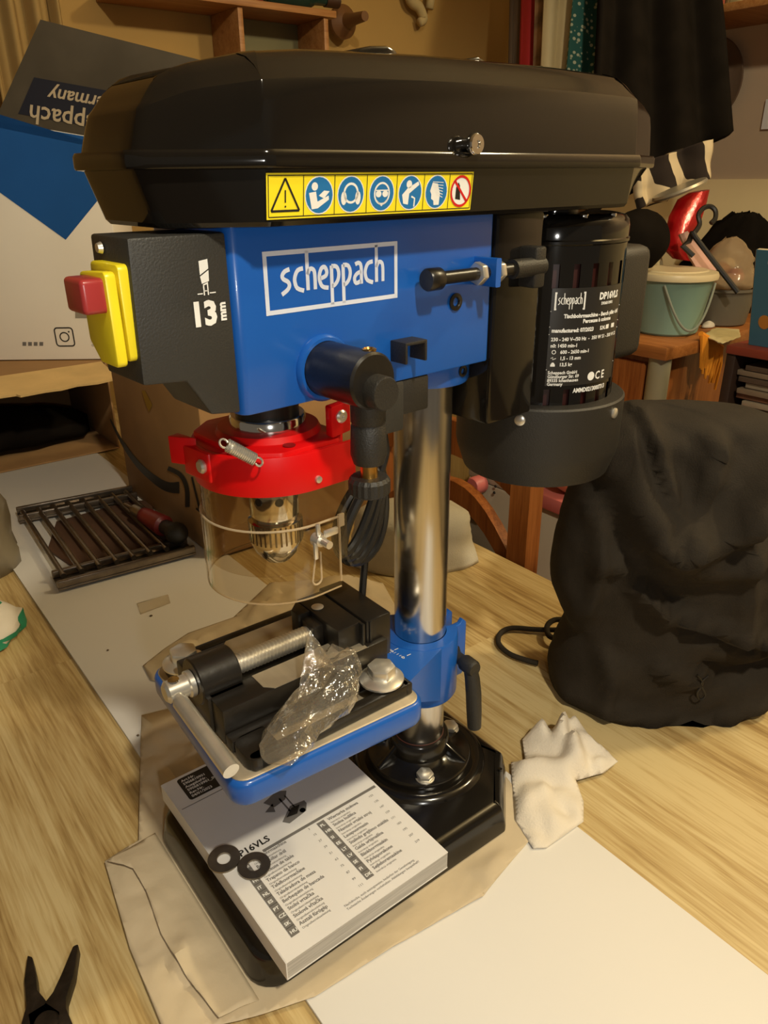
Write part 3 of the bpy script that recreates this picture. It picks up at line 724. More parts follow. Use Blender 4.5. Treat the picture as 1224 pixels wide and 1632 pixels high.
sp.build('guard_spring', M['zinc'], gd)
ch = part(B().lathe([(0, .3620), (.0205, .3620), (.0205, .3535), (.0185, .3510), (0, .3510)], (qx, 0, 0), 40), 'chuck_back', M['black_satin'], HA)
chk = part(B().lathe([(0, .3515), (.0160, .3515), (.0165, .3505), (.0165, .3260), (.0158, .3250), (.0158, .3240), (.0185, .3230), (.0185, .3080), (.0150, .2990), (.0095, .2925), (.0, .2925)], (qx, 0, 0), 40), 'chuck', M['chrome'], HA)
for w in (-160, -110, -60):
    c = Vector((qx+.0163*math.cos(math.radians(w)), .0163*math.sin(math.radians(w)), .3400)); dd = Vector((math.cos(math.radians(w)), math.sin(math.radians(w)), 0))
    B().cyl(c, c+dd*.0006, .0030, .0026, 16).build('key_hole', M['rubber'], chk)
B().loft([[(qx+.0187*(1-(.03 if i % 2 else 0))*math.cos(2*PI*i/64), .0187*(1-(.03 if i % 2 else 0))*math.sin(2*PI*i/64), z) for i in range(64)] for z in (.3085, .3225)]).build('knurled_sleeve', M['dark_metal'], chk, smooth=10)
sh = part(B().prism(uband(.0476, .0462, -.1150), .3020, .3600, 2), 'clear_shield', M['clear'], HA)
lo = B().prism(uband(.0497, .0482, -.1225), .2830, .3345, 2); lows = lo.build('sliding_shield', M['clear'], sh)
def edge_path(r, xe, z): return [(x, y, z) for x, y in upath(r, xe)]
B().tube(edge_path(.0490, -.1225, .3345), .0008, 6).tube([(-.1225, -.0490, .2830+.004), (-.1225, -.0490, .3345)], .0008, 6).tube(edge_path(.0490, -.1225, .2830), .0006, 6).build('shield_edge', M['clear_edge'], sh)
B().tube([(-.1395-.0036, -.0502, .3150)]+[(-.1430+.0036*math.cos(PI+PI*i/8), -.0502, .2960+.0036*math.sin(PI+PI*i/8)) for i in range(9)]+[(-.1394, -.0502, .3150)], .0007, 6).build('slot_edge', M['clear_edge'], sh)
B().box(-.1225-.001, -.1185, -.0500, -.0478, .3270, .3360, .0006).build('shield_tab', M['clear_edge'], sh)
wn = B().cyl((-.1420, -.0470, .3255), (-.1420, -.0640, .3255), .0026, seg=14).cyl((-.1420, -.0500, .3255), (-.1420, -.0560, .3255), .0050, .0040, 16)
wn.box(-.1470, -.1440, -.0548, -.0525, .3130, .3250, .0008).box(-.1400, -.1290, -.0570, -.0545, .3270, .3320, .0010).box(-.1445, -.1415, -.0548, -.0525, .3270, .3370, .0008)
wn.build('wing_screw', M['zinc'], sh)

# --- coiled power cord hanging in front of the column
cb = B()
def cpt(u, v, y): p = at(u, v, 1, y); return (p.x, p.y, p.z)
for k in range(6):
    yy = -.018 + .005*k; sp_ = (k-2.5)
    top = (602+4*math.sin(k), 752+3*(k % 2)); bot = (548+5*(k % 3), 884+7*(k % 3)); wv = 12+4.6*k
    pts = []
    for i in range(40):
        w = 2*PI*i/40
        c0 = ((top[0]+bot[0])/2, (top[1]+bot[1])/2); ax = ((bot[0]-top[0])/2, (bot[1]-top[1])/2)
        l = math.hypot(*ax); nx, ny = -ax[1]/l, ax[0]/l
        bulge = 1.0+.25*math.cos(w)
        u = c0[0]+ax[0]*math.cos(w)-nx*wv*math.sin(w)*bulge; v = c0[1]+ax[1]*math.cos(w)-ny*wv*math.sin(w)*bulge
        pts.append(cpt(u, v, yy+.004*math.sin(w)))
    cb.tube(pts, .0034, 8, closed=True)
cb.tube([cpt(u, v, .02) for u, v in smooth_pts([(585, 840), (582, 890), (578, 940), (574, 1000)], 4)], .0031, 8)
cb.tube([cpt(u, v, -.02) for u, v in smooth_pts([(606, 670), (612, 700), (614, 725), (606, 755)], 4)], .0031, 8)
part(cb, 'power_cord', M['rubber'])
# ================================================================== vise bolted on the work plate
vz = tz+.0006
vise = empty('drill_press_vise', (0, 0, vz + .0012))
vise.rotation_euler.z = TA + .050; vise.location.y = .0075
tag(vise, 'black cast vise with silver screw, standing on the blue work plate', 'vise')
def vp(b, name, m, parent=None, **k): return b.build(name, m, parent or vise, loc=(0, 0, -vz) if parent is None else None, **k)
for s in (-1, 1):
    foot = B()
    # slotted foot flange: outer and inner bar joined at both ends
    ys = sorted((s*.0385, s*.0490)); foot.box(-.2035, -.066, ys[0], ys[1], vz, vz+.0100, .0012)
    ys = sorted((s*.0660, s*.0745)); foot.prism(rounded([(-.2015, ys[0]), (-.066, ys[0]), (-.066, ys[1]), (-.2015, ys[1])], [.004]*4, 4), vz, vz+.0100, 2, bev=.0008)
    ys = sorted((s*.0460, s*.0745)); foot.prism(rounded([(-.2035, ys[0]), (-.178, ys[0]), (-.178, ys[1]), (-.2035, ys[1])], [.009, .002, .002, .009] if s > 0 else [.009, .002, .002, .009], 5), vz, vz+.0100, 2, bev=.0008)
    ys = sorted((s*.0460, s*.0745)); foot.box(-.0715, -.0645, ys[0], ys[1], vz, vz+.0100, .001)
    vp(foot, 'foot_flange', M['black_satin'])
for s in (-1, 1):
    ys = sorted((s*.0140, s*.0385)); rl = vp(B().box(-.2035, -.060, ys[0], ys[1], vz, vz+.0290, .0014), 'rail', M['black_satin'])
    ys = sorted((s*.0150, s*.0378)); xs_ = -.168
    B().prism([(xs_, ys[0]+.006*(s < 0)), (xs_+.006, ys[0]), (-.080, ys[0]), (-.080, ys[1]), (xs_+.006, ys[1]), (xs_, ys[1]-.006*(s > 0))], vz+.0286, vz+.0294, 2).build('ground_bed', M['ground_steel'], rl)
fb = B().box(-.2060, -.1760, -.0210, .0210, vz, vz+.0290, .0014)
fb.lathe([(0, -.2070), (.0165, -.2070), (.0175, -.2060), (.0175, -.1770), (.0165, -.1760), (0, -.1760)], (0, 0, vz+.0330), 36, axis='x')
vp(fb, 'screw_block', M['black_satin'])
mj = B().box(-.1010, -.0785, -.0300, .0300, vz+.0180, vz+.0480, .0012).box(-.1100, -.1000, -.0090, .0090, vz+.0220, vz+.0440, .0015)
mj.prism([(-.1010, .0300), (-.1120, .0200), (-.1120, .0090), (-.1010, .0090)], vz+.0200, vz+.0475, 2, bev=.001)
mj = vp(mj, 'moving_jaw', M['black_satin'])
B().lathe([(0, .0), (.0046, .0), (.0050, .0007), (.0035, .0013), (0, .0013)], (-.0940, .0090, vz+.0480), 22).build('jaw_rivet', M['zinc'], mj)
fj = vp(B().box(-.0770, -.0530, -.0335, .0335, vz+.0100, vz+.0485, .0014), 'fixed_jaw', M['black_satin'])
for x in (-.0805, -.0735):
    B().box(x-.0012, x+.0012, -.0350, -.0290, vz+.0240, vz+.0482, .0004).build('jaw_groove', M['rubber'], fj)
pitch = .0030; x0, x1 = -.1765, -.1075; n = int((x1-x0)/pitch)
prof = []
for k in range(n):
    prof += [(.0064, x0+k*pitch), (.0079, x0+(k+.35)*pitch), (.0079, x0+(k+.6)*pitch)]
prof += [(.0064, x1), (.0, x1)]
vp(B().lathe([(0, x0)]+prof, (0, 0, vz+.0330), 28, axis='x'), 'lead_screw', M['zinc'], smooth=30)
sv = vp(B().lathe([(0, -.2285), (.0060, -.2282), (.0082, -.2262), (.0082, -.2120), (.0098, -.2110), (.0098, -.2075), (.0082, -.2070), (0, -.2060)], (0, 0, vz+.0330), 28, axis='x'), 'swivel', M['zinc'])
B().lathe([(0, 0), (.0044, 0), (.0040, .0010), (0, .0013)], (-.2205, 0, vz+.0330+.0078), 18).build('swivel_pin', M['chrome'], sv)
B().tube([(-.2215, -.004, vz+.0315), (-.2215, -.012, vz+.0290)], .0046, 14).tube([(-.2215, -.011, vz+.0296), (-.2205, -.045, vz+.0232), (-.2195, -.080, vz+.0165)], .0058, 20).build('handle', M['zinc'], sv)
for x, y in ((-.0815, -.0578), (-.1905, .0560)):
    vp(B().lathe([(0, vz+.0100), (.0150, vz+.0100), (.0150, vz+.0116), (0, vz+.0116)], (x, y, 0), 28).hexbolt((x, y, vz+.0116), .0112, .0095, flange=.0172, fh=.0030), 'mounting_bolt', M['zinc'])

# ================================================================== crumpled clear bag on the vise
rnd = random.Random(3)
def t2w(x, y, z): c, s = math.cos(TA), math.sin(TA); return Vector((c*x-s*y, s*x+c*y, z))
bagc = [  # path along the bag: (x, y, z, half width, half height) in the plate's frame
 (-.196, -.0655, .1960, .010, .004), (-.188, -.0640, .1980, .016, .008), (-.178, -.0630, .2000, .019, .012), (-.168, -.0600, .2020, .020, .014),
 (-.158, -.0560, .2050, .017, .013), (-.146, -.0530, .2080, .020, .015), (-.134, -.0480, .2110, .023, .018), (-.122, -.0450, .2150, .021, .020), (-.115, -.0440, .2190, .015, .016), (-.110, -.0440, .2220, .008, .010)]
bb = B(); secs = []
for k, (x, y, z, w, h) in enumerate(bagc):
    x, y, z = x+.006, y-.011, z-.009
    ring = []
    for j in range(22):
        a = 2*PI*j/22
        q = Vector((x, y + w*math.cos(a), z + h*math.sin(a)))
        f = 1 + .42*noise.noise(q*95) + .30*noise.noise(q*240)
        p = t2w(x + .006*noise.noise(q*70), y + w*math.cos(a)*f, max(z + h*math.sin(a)*f, .1870)); ring.append(p)
    secs.append(ring)
bb.loft(secs)
# the pulled-up corner that stands as a thin peak and the flat tail
pk = t2w(-.1280, -.0340, .2400)
basep = [t2w(-.152, -.057, .203), t2w(-.144, -.047, .208), t2w(-.132, -.040, .210), t2w(-.120, -.042, .212), t2w(-.118, -.053, .213), t2w(-.134, -.061, .206)]
for k in range(6):
    a, b = basep[k], basep[(k+1) % 6]
    rows = []
    for i in range(7):
        t = i/6; q = lambda p: p.lerp(pk + (p-pk)*.06, t**.8)
        rows.append([q(a.lerp(b, s/3)) + Vector((.0012*noise.noise(a*300+Vector((i, s, k))), .0012*noise.noise(b*300+Vector((s, i, k))), 0)) for s in range(4)])
    bb.loft(rows, closed=False, caps=False)
bag = bb.build('plastic_bag', M['film'], smooth=25)
bag.data.set_sharp_from_angle(angle=math.radians(14))
tag(bag, 'crumpled empty clear plastic bag lying on the vise', 'plastic bag')

# ================================================================== booklet on the base
KA = .00817; BZ = .0305
bk = empty('instruction_booklet', (-.1396, -.0081, BZ+.0012), KA)
tag(bk, 'white instruction booklet lying on the black base of the press', 'booklet')
BT = .0172
B().box(-.074, .074, -.105, .105, .0012, BT-.0008).build('page_block', M['pages'], bk, smooth=0)
B().box(-.0742, .0742, -.1052, .1052, BT-.0006, BT).build('front_cover', M['paper'], bk, smooth=0)
B().box(-.0742, .0742, -.1052, .1052, 0, .0010).build('back_cover', M['paper'], bk, smooth=0)
B().box(-.0748, -.0738, -.1052, .1052, 0, BT, .0003).build('spine', M['paper'], bk, smooth=0)
# print: u runs across the page from the spine, v runs down the page from the far edge
def on_cover(lift):
    return lambda u, v: (-.074+u, .105-v, BT+lift)
def prn(name, geos, m, lift=.00025, parent=bk): return printed(name, geos, on_cover(lift), m, parent)
def pt(s, x, y, size, sx=1.0, bold=0.0, align='LEFT'):
    vs, fs = text_geo(s, size, sx, align, bold)
    return [(x+a, y-b) for a, b in vs], fs
prn('dark_block', [([(a, b) for a, b in rounded([(.012, .003), (.060, .003), (.060, .033), (.012, .033)], [.003]*4, 4)], [tuple(range(20))])], M['print_black'])
prn('block_print', [pt(s, .0150, .0085+i*.0044, .0042, 1.0, .0001) for i, s in enumerate(('Art.Nr.', '5906810901', 'AusgabeNr.', '5906810901_0001', 'Rev.Nr.', '04/01/2023'))], M['print_white'], .0004)
prn('cover_rules', [rect(.002, .0375, .146, .0382), rect(.034, .1170, .146, .1198)], M['print_grey'])
pg = [pt('DP16VLS', .0110, .1125, .0088, 1.0, .0002)]
prn('cover_title', pg, M['print_black'])
# small picture of the machine, half hidden by the plate
cpx, cpy = -.0185, .0085
def sh2(g): return [(x+cpx, y+cpy) for x, y in g[0]], g[1]
prn('cover_picture', [sh2(x) for x in (poly((.078, .066), (.094, .061), (.101, .066), (.095, .074), (.083, .076)), poly((.074, .076), (.084, .071), (.081, .081)), rect(.0905, .070, .0920, .088), rect(.0960, .070, .0973, .088),
   poly((.080, .094), (.094, .083), (.107, .085), (.107, .089), (.102, .096), (.084, .099)), disc(.1000, .0935, .0026, 12))], M['print_grey'])
prn('cover_picture_lines', [sh2(poly((.085, .092), (.094, .0855), (.1015, .0865), (.0945, .0940)))], M['print_black'], .0003)
rows1 = [('DE', 'Tischbohrmaschine'), ('GB', 'Bench pillar drill'), ('FR', 'Perceuse de table'), ('IT', 'Trapano da banco'), ('NL', 'Tafelboormachine'), ('ES', 'Taladradora de mesa'), ('PT', 'Berbequim de bancada'), ('CZ', 'Stolní vrtačka'), ('SK', 'Stolová vŕtačka'), ('HU', 'Asztali fúrógép')]
rows2 = [('PL', 'Wiertarka stołowa'), ('HR', 'Stolna bušilica'), ('SI', 'Namizni vrtalni stroj'), ('EE', 'Lauapuurmasin'), ('LT', 'Stalinės gręžimo staklės'), ('LV', 'Galda urbjmašīna'), ('SE', 'Bänkborrmaskin'), ('FI', 'Pylväsporakone'), ('DK', 'Søjleboremaskine')]
g = []; gw = []; gd_ = []
y0 = .1235; dy = .0077
for i, (c, s) in enumerate(rows1):
    y = y0+i*dy; gd_.append(rect(.0125, y-.0046, .0195, y+.0034)); gw.append(pt(c, .0136, y+.0012, .0040, 1, .0001))
    g.append(pt(s, .0225, y-.0008, .0044, .9, .00008)); g.append(pt('Originalbetriebsanleitung', .0225, y+.0028, .0026, .9)); g.append(pt(str(3+i*12), .074, y, .0030))
y0 = .1262
for i, (c, s) in enumerate(rows2):
    y = y0+i*dy; gd_.append(rect(.0825, y-.0046, .0895, y+.0034)); gw.append(pt(c, .0836, y+.0012, .0040, 1, .0001))
    g.append(pt(s, .0925, y-.0008, .0044, .9, .00008)); g.append(pt('Instrukcja oryginalna', .0925, y+.0028, .0026, .9)); g.append(pt(str(123+i*12), .134, y, .0030))
for k, s in enumerate(('Nachdrucke, auch auszugsweise, bedürfen der Genehmigung.', 'Technische Änderungen vorbehalten. Abbildungen beispielhaft!')): g.append(pt(s, .056, .2000+.0034*k, .0030, .9))
prn('language_list', g, M['print_grey']); prn('language_tabs', gd_[:10], M['print_grey']); prn('language_tabs', gd_[10:], M['print_grey']); prn('language_codes', gw[:10], M['print_white'], .0004); prn('language_codes', gw[10:], M['print_white'], .0004)

# ================================================================== two washers on the booklet
def washer(u, v, label, tilt):
    p = at(u, v, 2, BZ+BT+.0025)
    o = B().lathe([(.0054, -.0008), (.0126, -.0008), (.0128, 0), (.0126, .0008), (.0054, .0008), (.0052, 0)], (0, 0, 0), 48, closed=True).build('washer', M['washer'])
    o.location = (p.x, p.y, BZ+BT+.0026); o.rotation_euler = tilt
    return tag(o, label, 'washer', 'washers on the booklet')
washer(357, 1369, 'flat steel washer overhanging the edge of the booklet', (.04, -.03, 0))
washer(405, 1380, 'flat steel washer lying over the tabs printed on the booklet', (0, 0.0, 0))

# ================================================================== kraft paper under the base
ZP = .0006
outline = [tuple(at(u, v, 2, .001)[:2]) for u, v in ((167, 1374), (221, 1340), (226, 1142), (318, 1120))] + [(-.110, .225), (-.02, .205), (.04, .16), (.085, .07), (.075, -.03), (.06, -.088), (.034, -.116), (-.042, -.1325), (-.12, -.123), (-.195, -.1175), (-.245, -.100), (-.290, -.078), (-.286, .0)]
def inside(x, y):
    c = False; n = len(outline)
    for i in range(n):
        x1, y1 = outline[i]; x2, y2 = outline[(i+1) % n]
        if (y1 > y) != (y2 > y) and x < (x2-x1)*(y-y1)/(y2-y1)+x1: c = not c
    return c
def edge_dist(x, y):
    p = Vector((x, y)); best = 9
    for i in range(len(outline)):
        a = Vector(outline[i]); b = Vector(outline[(i+1) % len(outline)]); t = max(0, min(1, (p-a).dot(b-a)/(b-a).length_squared)); best = min(best, (p-(a+(b-a)*t)).length)
    return best
def under_base(x, y): # distance outside the base footprint
    dx = max(-.226-x, x-.0725, 0); dy = max(abs(y)-.097, 0); return math.hypot(dx, dy)
fold_line = [tuple(at(u, v, 2, .003)[:2]) for u, v in ((172, 1377), (214, 1392), (234, 1425), (258, 1495), (296, 1560), (350, 1628))]
def paper_z(x, y, fold_on=False):
    d = min(1, under_base(x, y)/.030); d = d*d*(3-2*d); e = min(1, edge_dist(x, y)/.012)
    vd = noise.voronoi(Vector((x*17+.8*noise.noise(Vector((x*30, y*30, 0))), y*17, .3)))[0]; r = min(1, (vd[1]-vd[0])*1.6)
    vd2 = noise.voronoi(Vector((x*42, y*42, 2.1)))[0]; r2 = min(1, (vd2[1]-vd2[0])*1.5)
    z = ZP + .0003 + d*(.0010 + (.0058*r + .0016*r2)*(.35+.65*e))
    best = 9; side = 0
    for a, c in zip(fold_line, fold_line[1:]):
        ax, ay = c[0]-a[0], c[1]-a[1]; t = max(0, min(1, ((x-a[0])*ax+(y-a[1])*ay)/(ax*ax+ay*ay))); px, py = x-a[0]-ax*t, y-a[1]-ay*t; q = math.hypot(px, py)
        if q < best: best = q; side = ax*py-ay*px
    if fold_on: z += .0*math.exp(-best/(.016 if side > 0 else .0022))*min(1, d*2)*e
    return z
kb_ = bmesh.new(); N = 96; xs = [-.295+.39*i/N for i in range(N+1)]; ys = [-.14+.37*j/N for j in range(N+1)]
vv = {}
import_poly = True
t = bmesh.new()
face = t.faces.new([t.verts.new((x, y, 0)) for x, y in outline])
for x in xs[1:-1]: bmesh.ops.bisect_plane(t, geom=t.verts[:]+t.edges[:]+t.faces[:], plane_co=(x, 0, 0), plane_no=(1, 0, 0))
for y in ys[1:-1]: bmesh.ops.bisect_plane(t, geom=t.verts[:]+t.edges[:]+t.faces[:], plane_co=(0, y, 0), plane_no=(0, 1, 0))
for v in t.verts: v.co.z = paper_z(v.co.x, v.co.y)
me = bpy.data.meshes.new('kraft_paper'); t.to_mesh(me); t.free(); kb_.free()
kp = link('kraft_paper', me, M['kraft_paper'], smooth=24, thick=.0003)
tag(kp, 'crumpled brown packing paper under the base of the press', 'paper')
up_o = fold_line + [(-.2275, -.095), (-.2275, -.05), (-.2275, .05), (-.2275, .095)]
tb_ = bmesh.new(); tb_.faces.new([tb_.verts.new((x, y, 0)) for x, y in up_o])
for i in range(1, 14): bmesh.ops.bisect_plane(tb_, geom=tb_.verts[:]+tb_.edges[:]+tb_.faces[:], plane_co=(-.29+.0046*i, 0, 0), plane_no=(1, 0, 0))
for i in range(1, 40): bmesh.ops.bisect_plane(tb_, geom=tb_.verts[:]+tb_.edges[:]+tb_.faces[:], plane_co=(0, -.11+.0052*i, 0), plane_no=(0, 1, 0))
for v in tb_.verts:
    dl = min(((v.co.x-a[0])**2+(v.co.y-a[1])**2)**.5 for a in [tuple(Vector(p).lerp(Vector(q), t/5)) for p, q in zip(fold_line, fold_line[1:]) for t in range(6)])
    v.co.z = paper_z(v.co.x, v.co.y) + .0008 + .0042*math.exp(-dl/.020)*min(1, under_base(v.co.x, v.co.y)/.012)
me = bpy.data.meshes.new('folded_layer'); tb_.to_mesh(me); tb_.free()
link('folded_layer', me, M['kraft_paper'], kp, smooth=24, thick=.0003)
# ================================================================== more things on the table
FWH = Vector((.60694, .79475, 0)); RTH = Vector((.79475, -.60694, 0))
def in_plane(u, v, p0, nrm=FWH):
    """point seen at pixel (u, v) on the upright plane through p0"""
    d = FW*FPX + RT*(u-612) + UP*(816-v)
    return CAM + d*((Vector(p0)-CAM).dot(nrm)/d.dot(nrm))
def field(name, outline, zfn, m, step=.006, thick=.0015, smooth=60):
    """thin sheet over a ground outline, raised by zfn(x, y)"""
    t = bmesh.new(); t.faces.new([t.verts.new((x, y, 0)) for x, y in outline])
    x0, x1 = min(p[0] for p in outline), max(p[0] for p in outline); y0, y1 = min(p[1] for p in outline), max(p[1] for p in outline)
    n = int((x1-x0)/step); k = int((y1-y0)/step)
    for i in range(1, n): bmesh.ops.bisect_plane(t, geom=t.verts[:]+t.edges[:]+t.faces[:], plane_co=(x0+(x1-x0)*i/n, 0, 0), plane_no=(1, 0, 0))
    for i in range(1, k): bmesh.ops.bisect_plane(t, geom=t.verts[:]+t.edges[:]+t.faces[:], plane_co=(0, y0+(y1-y0)*i/k, 0), plane_no=(0, 1, 0))
    for v in t.verts: v.co.z = zfn(v.co.x, v.co.y)
    me = bpy.data.meshes.new(name); t.to_mesh(me); t.free()
    return link(name, me, m, smooth=smooth, thick=thick)
def gnd(pts, z=0.0): return [tuple(at(u, v, 2, z)[:2]) for u, v in pts]
def odist(o, x, y):
    p = Vector((x, y)); best = 9
    for i in range(len(o)):
        a = Vector(o[i]); b = Vector(o[(i+1) % len(o)]); t = max(0, min(1, (p-a).dot(b-a)/max(1e-9, (b-a).length_squared))); best = min(best, (p-(a+(b-a)*t)).length)
    return best
# white rag beside the base
rag_o = gnd([(833, 1172), (850, 1160), (880, 1158), (915, 1150), (938, 1170), (985, 1208), (962, 1226), (918, 1238), (930, 1272), (930, 1304), (872, 1345), (850, 1346), (822, 1300), (815, 1210), (838, 1208)], .006)
def rag_z(x, y):
    q = Vector((x, y, 0)); e = min(1, odist(rag_o, x, y)/.016); e = e*(2-e)
    f1 = .5+.5*math.sin(14*noise.noise(q*15+Vector((7, 2, 0)))+x*70); f2 = .5+.5*math.sin(9*noise.noise(q*24+Vector((1, 5, 0)))-y*90)
    back = 1/(1+math.exp(-(x+y*.3-.100)*120))
    return .0014 + e*(.003+.013*f1+.007*f2+.003*noise.noise(q*60))*(.55+.95*back)
tag(field('cotton_rag', rag_o, rag_z, M['white_cloth'], .0035, .0016), 'crumpled white cotton rag lying beside the black base', 'rag')
# loose kraft paper behind the work plate
kp_o = gnd([(228, 1062), (262, 1035), (300, 1010), (372, 985), (430, 930), (500, 925), (610, 930), (640, 985), (560, 1040), (420, 1085), (300, 1100), (240, 1085)], .0)
def kp_z(x, y):
    q = Vector((x, y, 0)); e = min(1, odist(kp_o, x, y)/.03)
    return .0010 + e*(.006+.030*abs(noise.noise(q*13+Vector((2, 5, 0))))+.008*abs(noise.noise(q*45)))
tag(field('packing_paper', kp_o, kp_z, M['kraft_paper'], .006, .0006, 30), 'loose brown packing paper lying on the board behind the vise', 'paper')
# strip of clear tape and crumbs on the board
tp = gnd([(218, 962), (268, 948), (272, 962), (224, 980)], .0)
tag(field('tape_strip', tp, lambda x, y: .0006+.0008*abs(noise.noise(Vector((x*200, y*200, 0)))), clear_mat('old_tape', (.97, .95, .90), rough=.3, haze=.10, hazecol=(.7, .6, .45)), .004, .0001), 'piece of old clear tape stuck to the white board', 'tape')
for u, v, s in ((241, 982, .0022), (172, 1037, .0016), (220, 1173, .0016)):
    p = at(u, v, 2, 0); c = B(); c.lathe([(0, .0), (s*.8, .0003), (s, .001), (s*.5, .0017), (0, .0019)], (p.x, p.y, 0.0), 7)
    tag(c.build('crumb', M['dark_metal']), {241: 'dark crumb beside the tape on the board', 172: 'dark crumb between tape and left board edge', 220: 'dark crumb near the left edge of the kraft paper'}[u], 'crumb', 'crumbs on the board')

# pliers, jaws towards the press
pl = empty('pliers', (*gnd([(85, 1625)])[0], -.0034))
tag(pl, 'old dark steel pliers with open jaws at the table edge', 'pliers')
pmat = mat('old_dark_steel', (.030, .022, .016), .5, .6, noise_scale=90, noise_amt=.4, bump=.3, bump_scale=160)
def jaw(px, name):
    o = [(x-pl.location.x, y-pl.location.y) for x, y in gnd(px, .004)]
    return B().prism(o, .0015, .0135, 2, bev=.0012).build(name, pmat, pl)
jaw([(46, 1530), (54, 1533), (60, 1560), (62, 1585), (78, 1605), (100, 1620), (98, 1660), (60, 1675), (36, 1640), (44, 1612), (41, 1570)], 'jaw')
jaw([(127, 1512), (118, 1516), (100, 1560), (86, 1590), (72, 1608), (45, 1625), (52, 1670), (100, 1690), (122, 1650), (108, 1615), (108, 1598), (120, 1560)], 'jaw')
B().lathe([(0, .0125), (.008, .0125), (.0085, .0135), (.0070, .0160), (0, .0165)], (*[a-b for a, b in zip(gnd([(78, 1645)])[0], pl.location[:2])], 0), 22).build('pivot', pmat, pl)
for s in (-1, 1):
    B().tube(smooth_pts([(.002*s, -.022, .008), (.016*s, -.05, .008), (.024*s, -.10, .008), (.020*s, -.145, .008)], 5), .0058, 10).build('handle', mat('pliers_grip', (.25, .02, .015), .5), pl)

# metal rack on the board
rk = empty('metal_rack', (-.05, .74, 0.0))
tag(rk, 'dark metal rack of bars between double rails lying on the board', 'rack')
ra, rb = Vector((-.148, .892)), Vector((.048, .866)); rc, rd = Vector((-.166, .612)), Vector((.036, .597))
def rail(a, b, zz):
    d = (b-a); L = d.length; w = math.atan2(d.y, d.x); m = Matrix.Translation((a.x-rk.location.x, a.y-rk.location.y, 0)) @ Matrix.Rotation(w, 4, 'Z')
    r = B().box(0, L, -.022, .022, zz-.003, zz, .0008, m=m).build('rail', M['dark_metal'], rk)
    B().box(0, L, -.022, -.014, zz, zz+.011, .002, m=m).build('rail_lip', M['dark_metal'], r)
    B().box(0, L, .014, .022, zz, zz+.011, .002, m=m).build('rail_lip', M['dark_metal'], r)
rail(ra, rb, .008); rail(rc, rd, .008)
for i in range(8):
    f = (i+.35)/8; a = ra.lerp(rb, f); b = rc.lerp(rd, f+.02); o = rk.location
    B().tube([(a.x-o.x, a.y-o.y, .0155), (b.x-o.x, b.y-o.y, .0155)], .0042, 10).build('bar', M['dark_metal'], rk)
bo = [(-.128, .655), (.02, .645), (.06, .83), (.03, .848), (-.10, .84), (-.142, .74)]
tag(B().prism(bo, .0005, .0050, 2, bev=.0008).build('brown_card', mat('brown_backing_card', (.085, .038, .018), .7, noise_scale=12)), 'dark brown card lying on the board under the metal rack', 'card')
sd = empty('screwdriver', (.055, .70, .022)); tag(sd, 'red stubby screwdriver with black ball end lying on the metal rack', 'screwdriver')
v1, v0 = at(225, 818, 2, .034), at(282, 850, 2, .034); o = sd.location
dv = (v1-v0).normalized()
def along(a, prof):
    b = B(); pts = [v0 + dv*t - o for t, r in prof]
    z = Vector((0, 0, 1)); s = dv.cross(z).normalized(); q = []
    for t, r in prof:
        c = v0 + dv*t - o; q.append([c + (s*math.cos(2*PI*i/24)+z*math.sin(2*PI*i/24))*max(r, .0004) for i in range(24)])
    return b.loft(q)
L = (v1-v0).length
along(0, [(L*.32, .012), (L*.36, .017), (L*.5, .0165), (L*.8, .014), (L*.92, .0125), (L*.95, .010)]).build('grip', mat('dull_red_plastic', (.16, .012, .010), .4), sd)
along(0, [(-.019, .002), (-.015, .010), (-.008, .0155), (0, .0175), (.008, .0165), (.016, .0125), (L*.34, .0115)]).build('ball_end', M['black_matte'], sd)
along(0, [(L*.93, .0105), (L*1.05, .0115), (L*1.18, .0105), (L*1.2, .004), (L*1.5, .0030), (L*1.52, .001)]).build('shaft', M['dark_metal'], sd)

# big brown shipping carton standing behind the press, with its printed arrow
sc = empty('shipping_carton', (.21, .80, 0)); tag(sc, 'large brown shipping carton with black curved arrow print behind the press', 'carton')
cl_ = (.055, .555); 
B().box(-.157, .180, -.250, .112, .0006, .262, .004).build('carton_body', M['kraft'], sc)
fxx = .21-.157-.0006
def on_cart(px):                       # left face of the carton, x = fxx
    r = []
    for u, v in px:
        p = at(u, v, 0, fxx); r.append((p.x-.21-.0004, p.y-.80, max(.003, p.z)))
    return r
def ribbon(px, w0, w1, name):
    pts = smooth_pts(px, 5); n = len(pts); vs = []; fs = []
    for i, (x, y) in enumerate(pts):
        x0, y0 = pts[max(i-1, 0)]; x1, y1 = pts[min(i+1, n-1)]; dx, dy = x1-x0, y1-y0; l = math.hypot(dx, dy) or 1; w = w0+(w1-w0)*i/(n-1)
        vs += [(x-dy/l*w/2, y+dx/l*w/2), (x+dy/l*w/2, y-dx/l*w/2)]
    b = B(); b.faces(on_cart(vs), [(2*i, 2*i+1, 2*i+3, 2*i+2) for i in range(n-1)]); return b.build(name, M['print_black'], sc, smooth=0)
ribbon([(176, 668), (195, 705), (220, 740), (248, 765), (268, 776), (286, 777)], 2, 19, 'arrow_print')
ribbon([(268, 746), (288, 757), (298, 778), (299, 808)], 7, 7, 'arrow_head_print')
ribbon([(306, 760), (312, 785), (318, 810)], 3, 3, 'line_print'); ribbon([(328, 765), (331, 790), (334, 802)], 3, 3, 'line_print'); ribbon([(313, 810), (325, 820), (336, 830)], 3, 3, 'line_print')
b = B(); b.faces(on_cart([(226, 622), (231, 622), (243, 645), (238, 657), (233, 645)]), [(0, 1, 2, 3, 4)]); b.build('warning_mark', mat('tape_yellow_print', (.35, .20, .015), .6), sc, smooth=0)

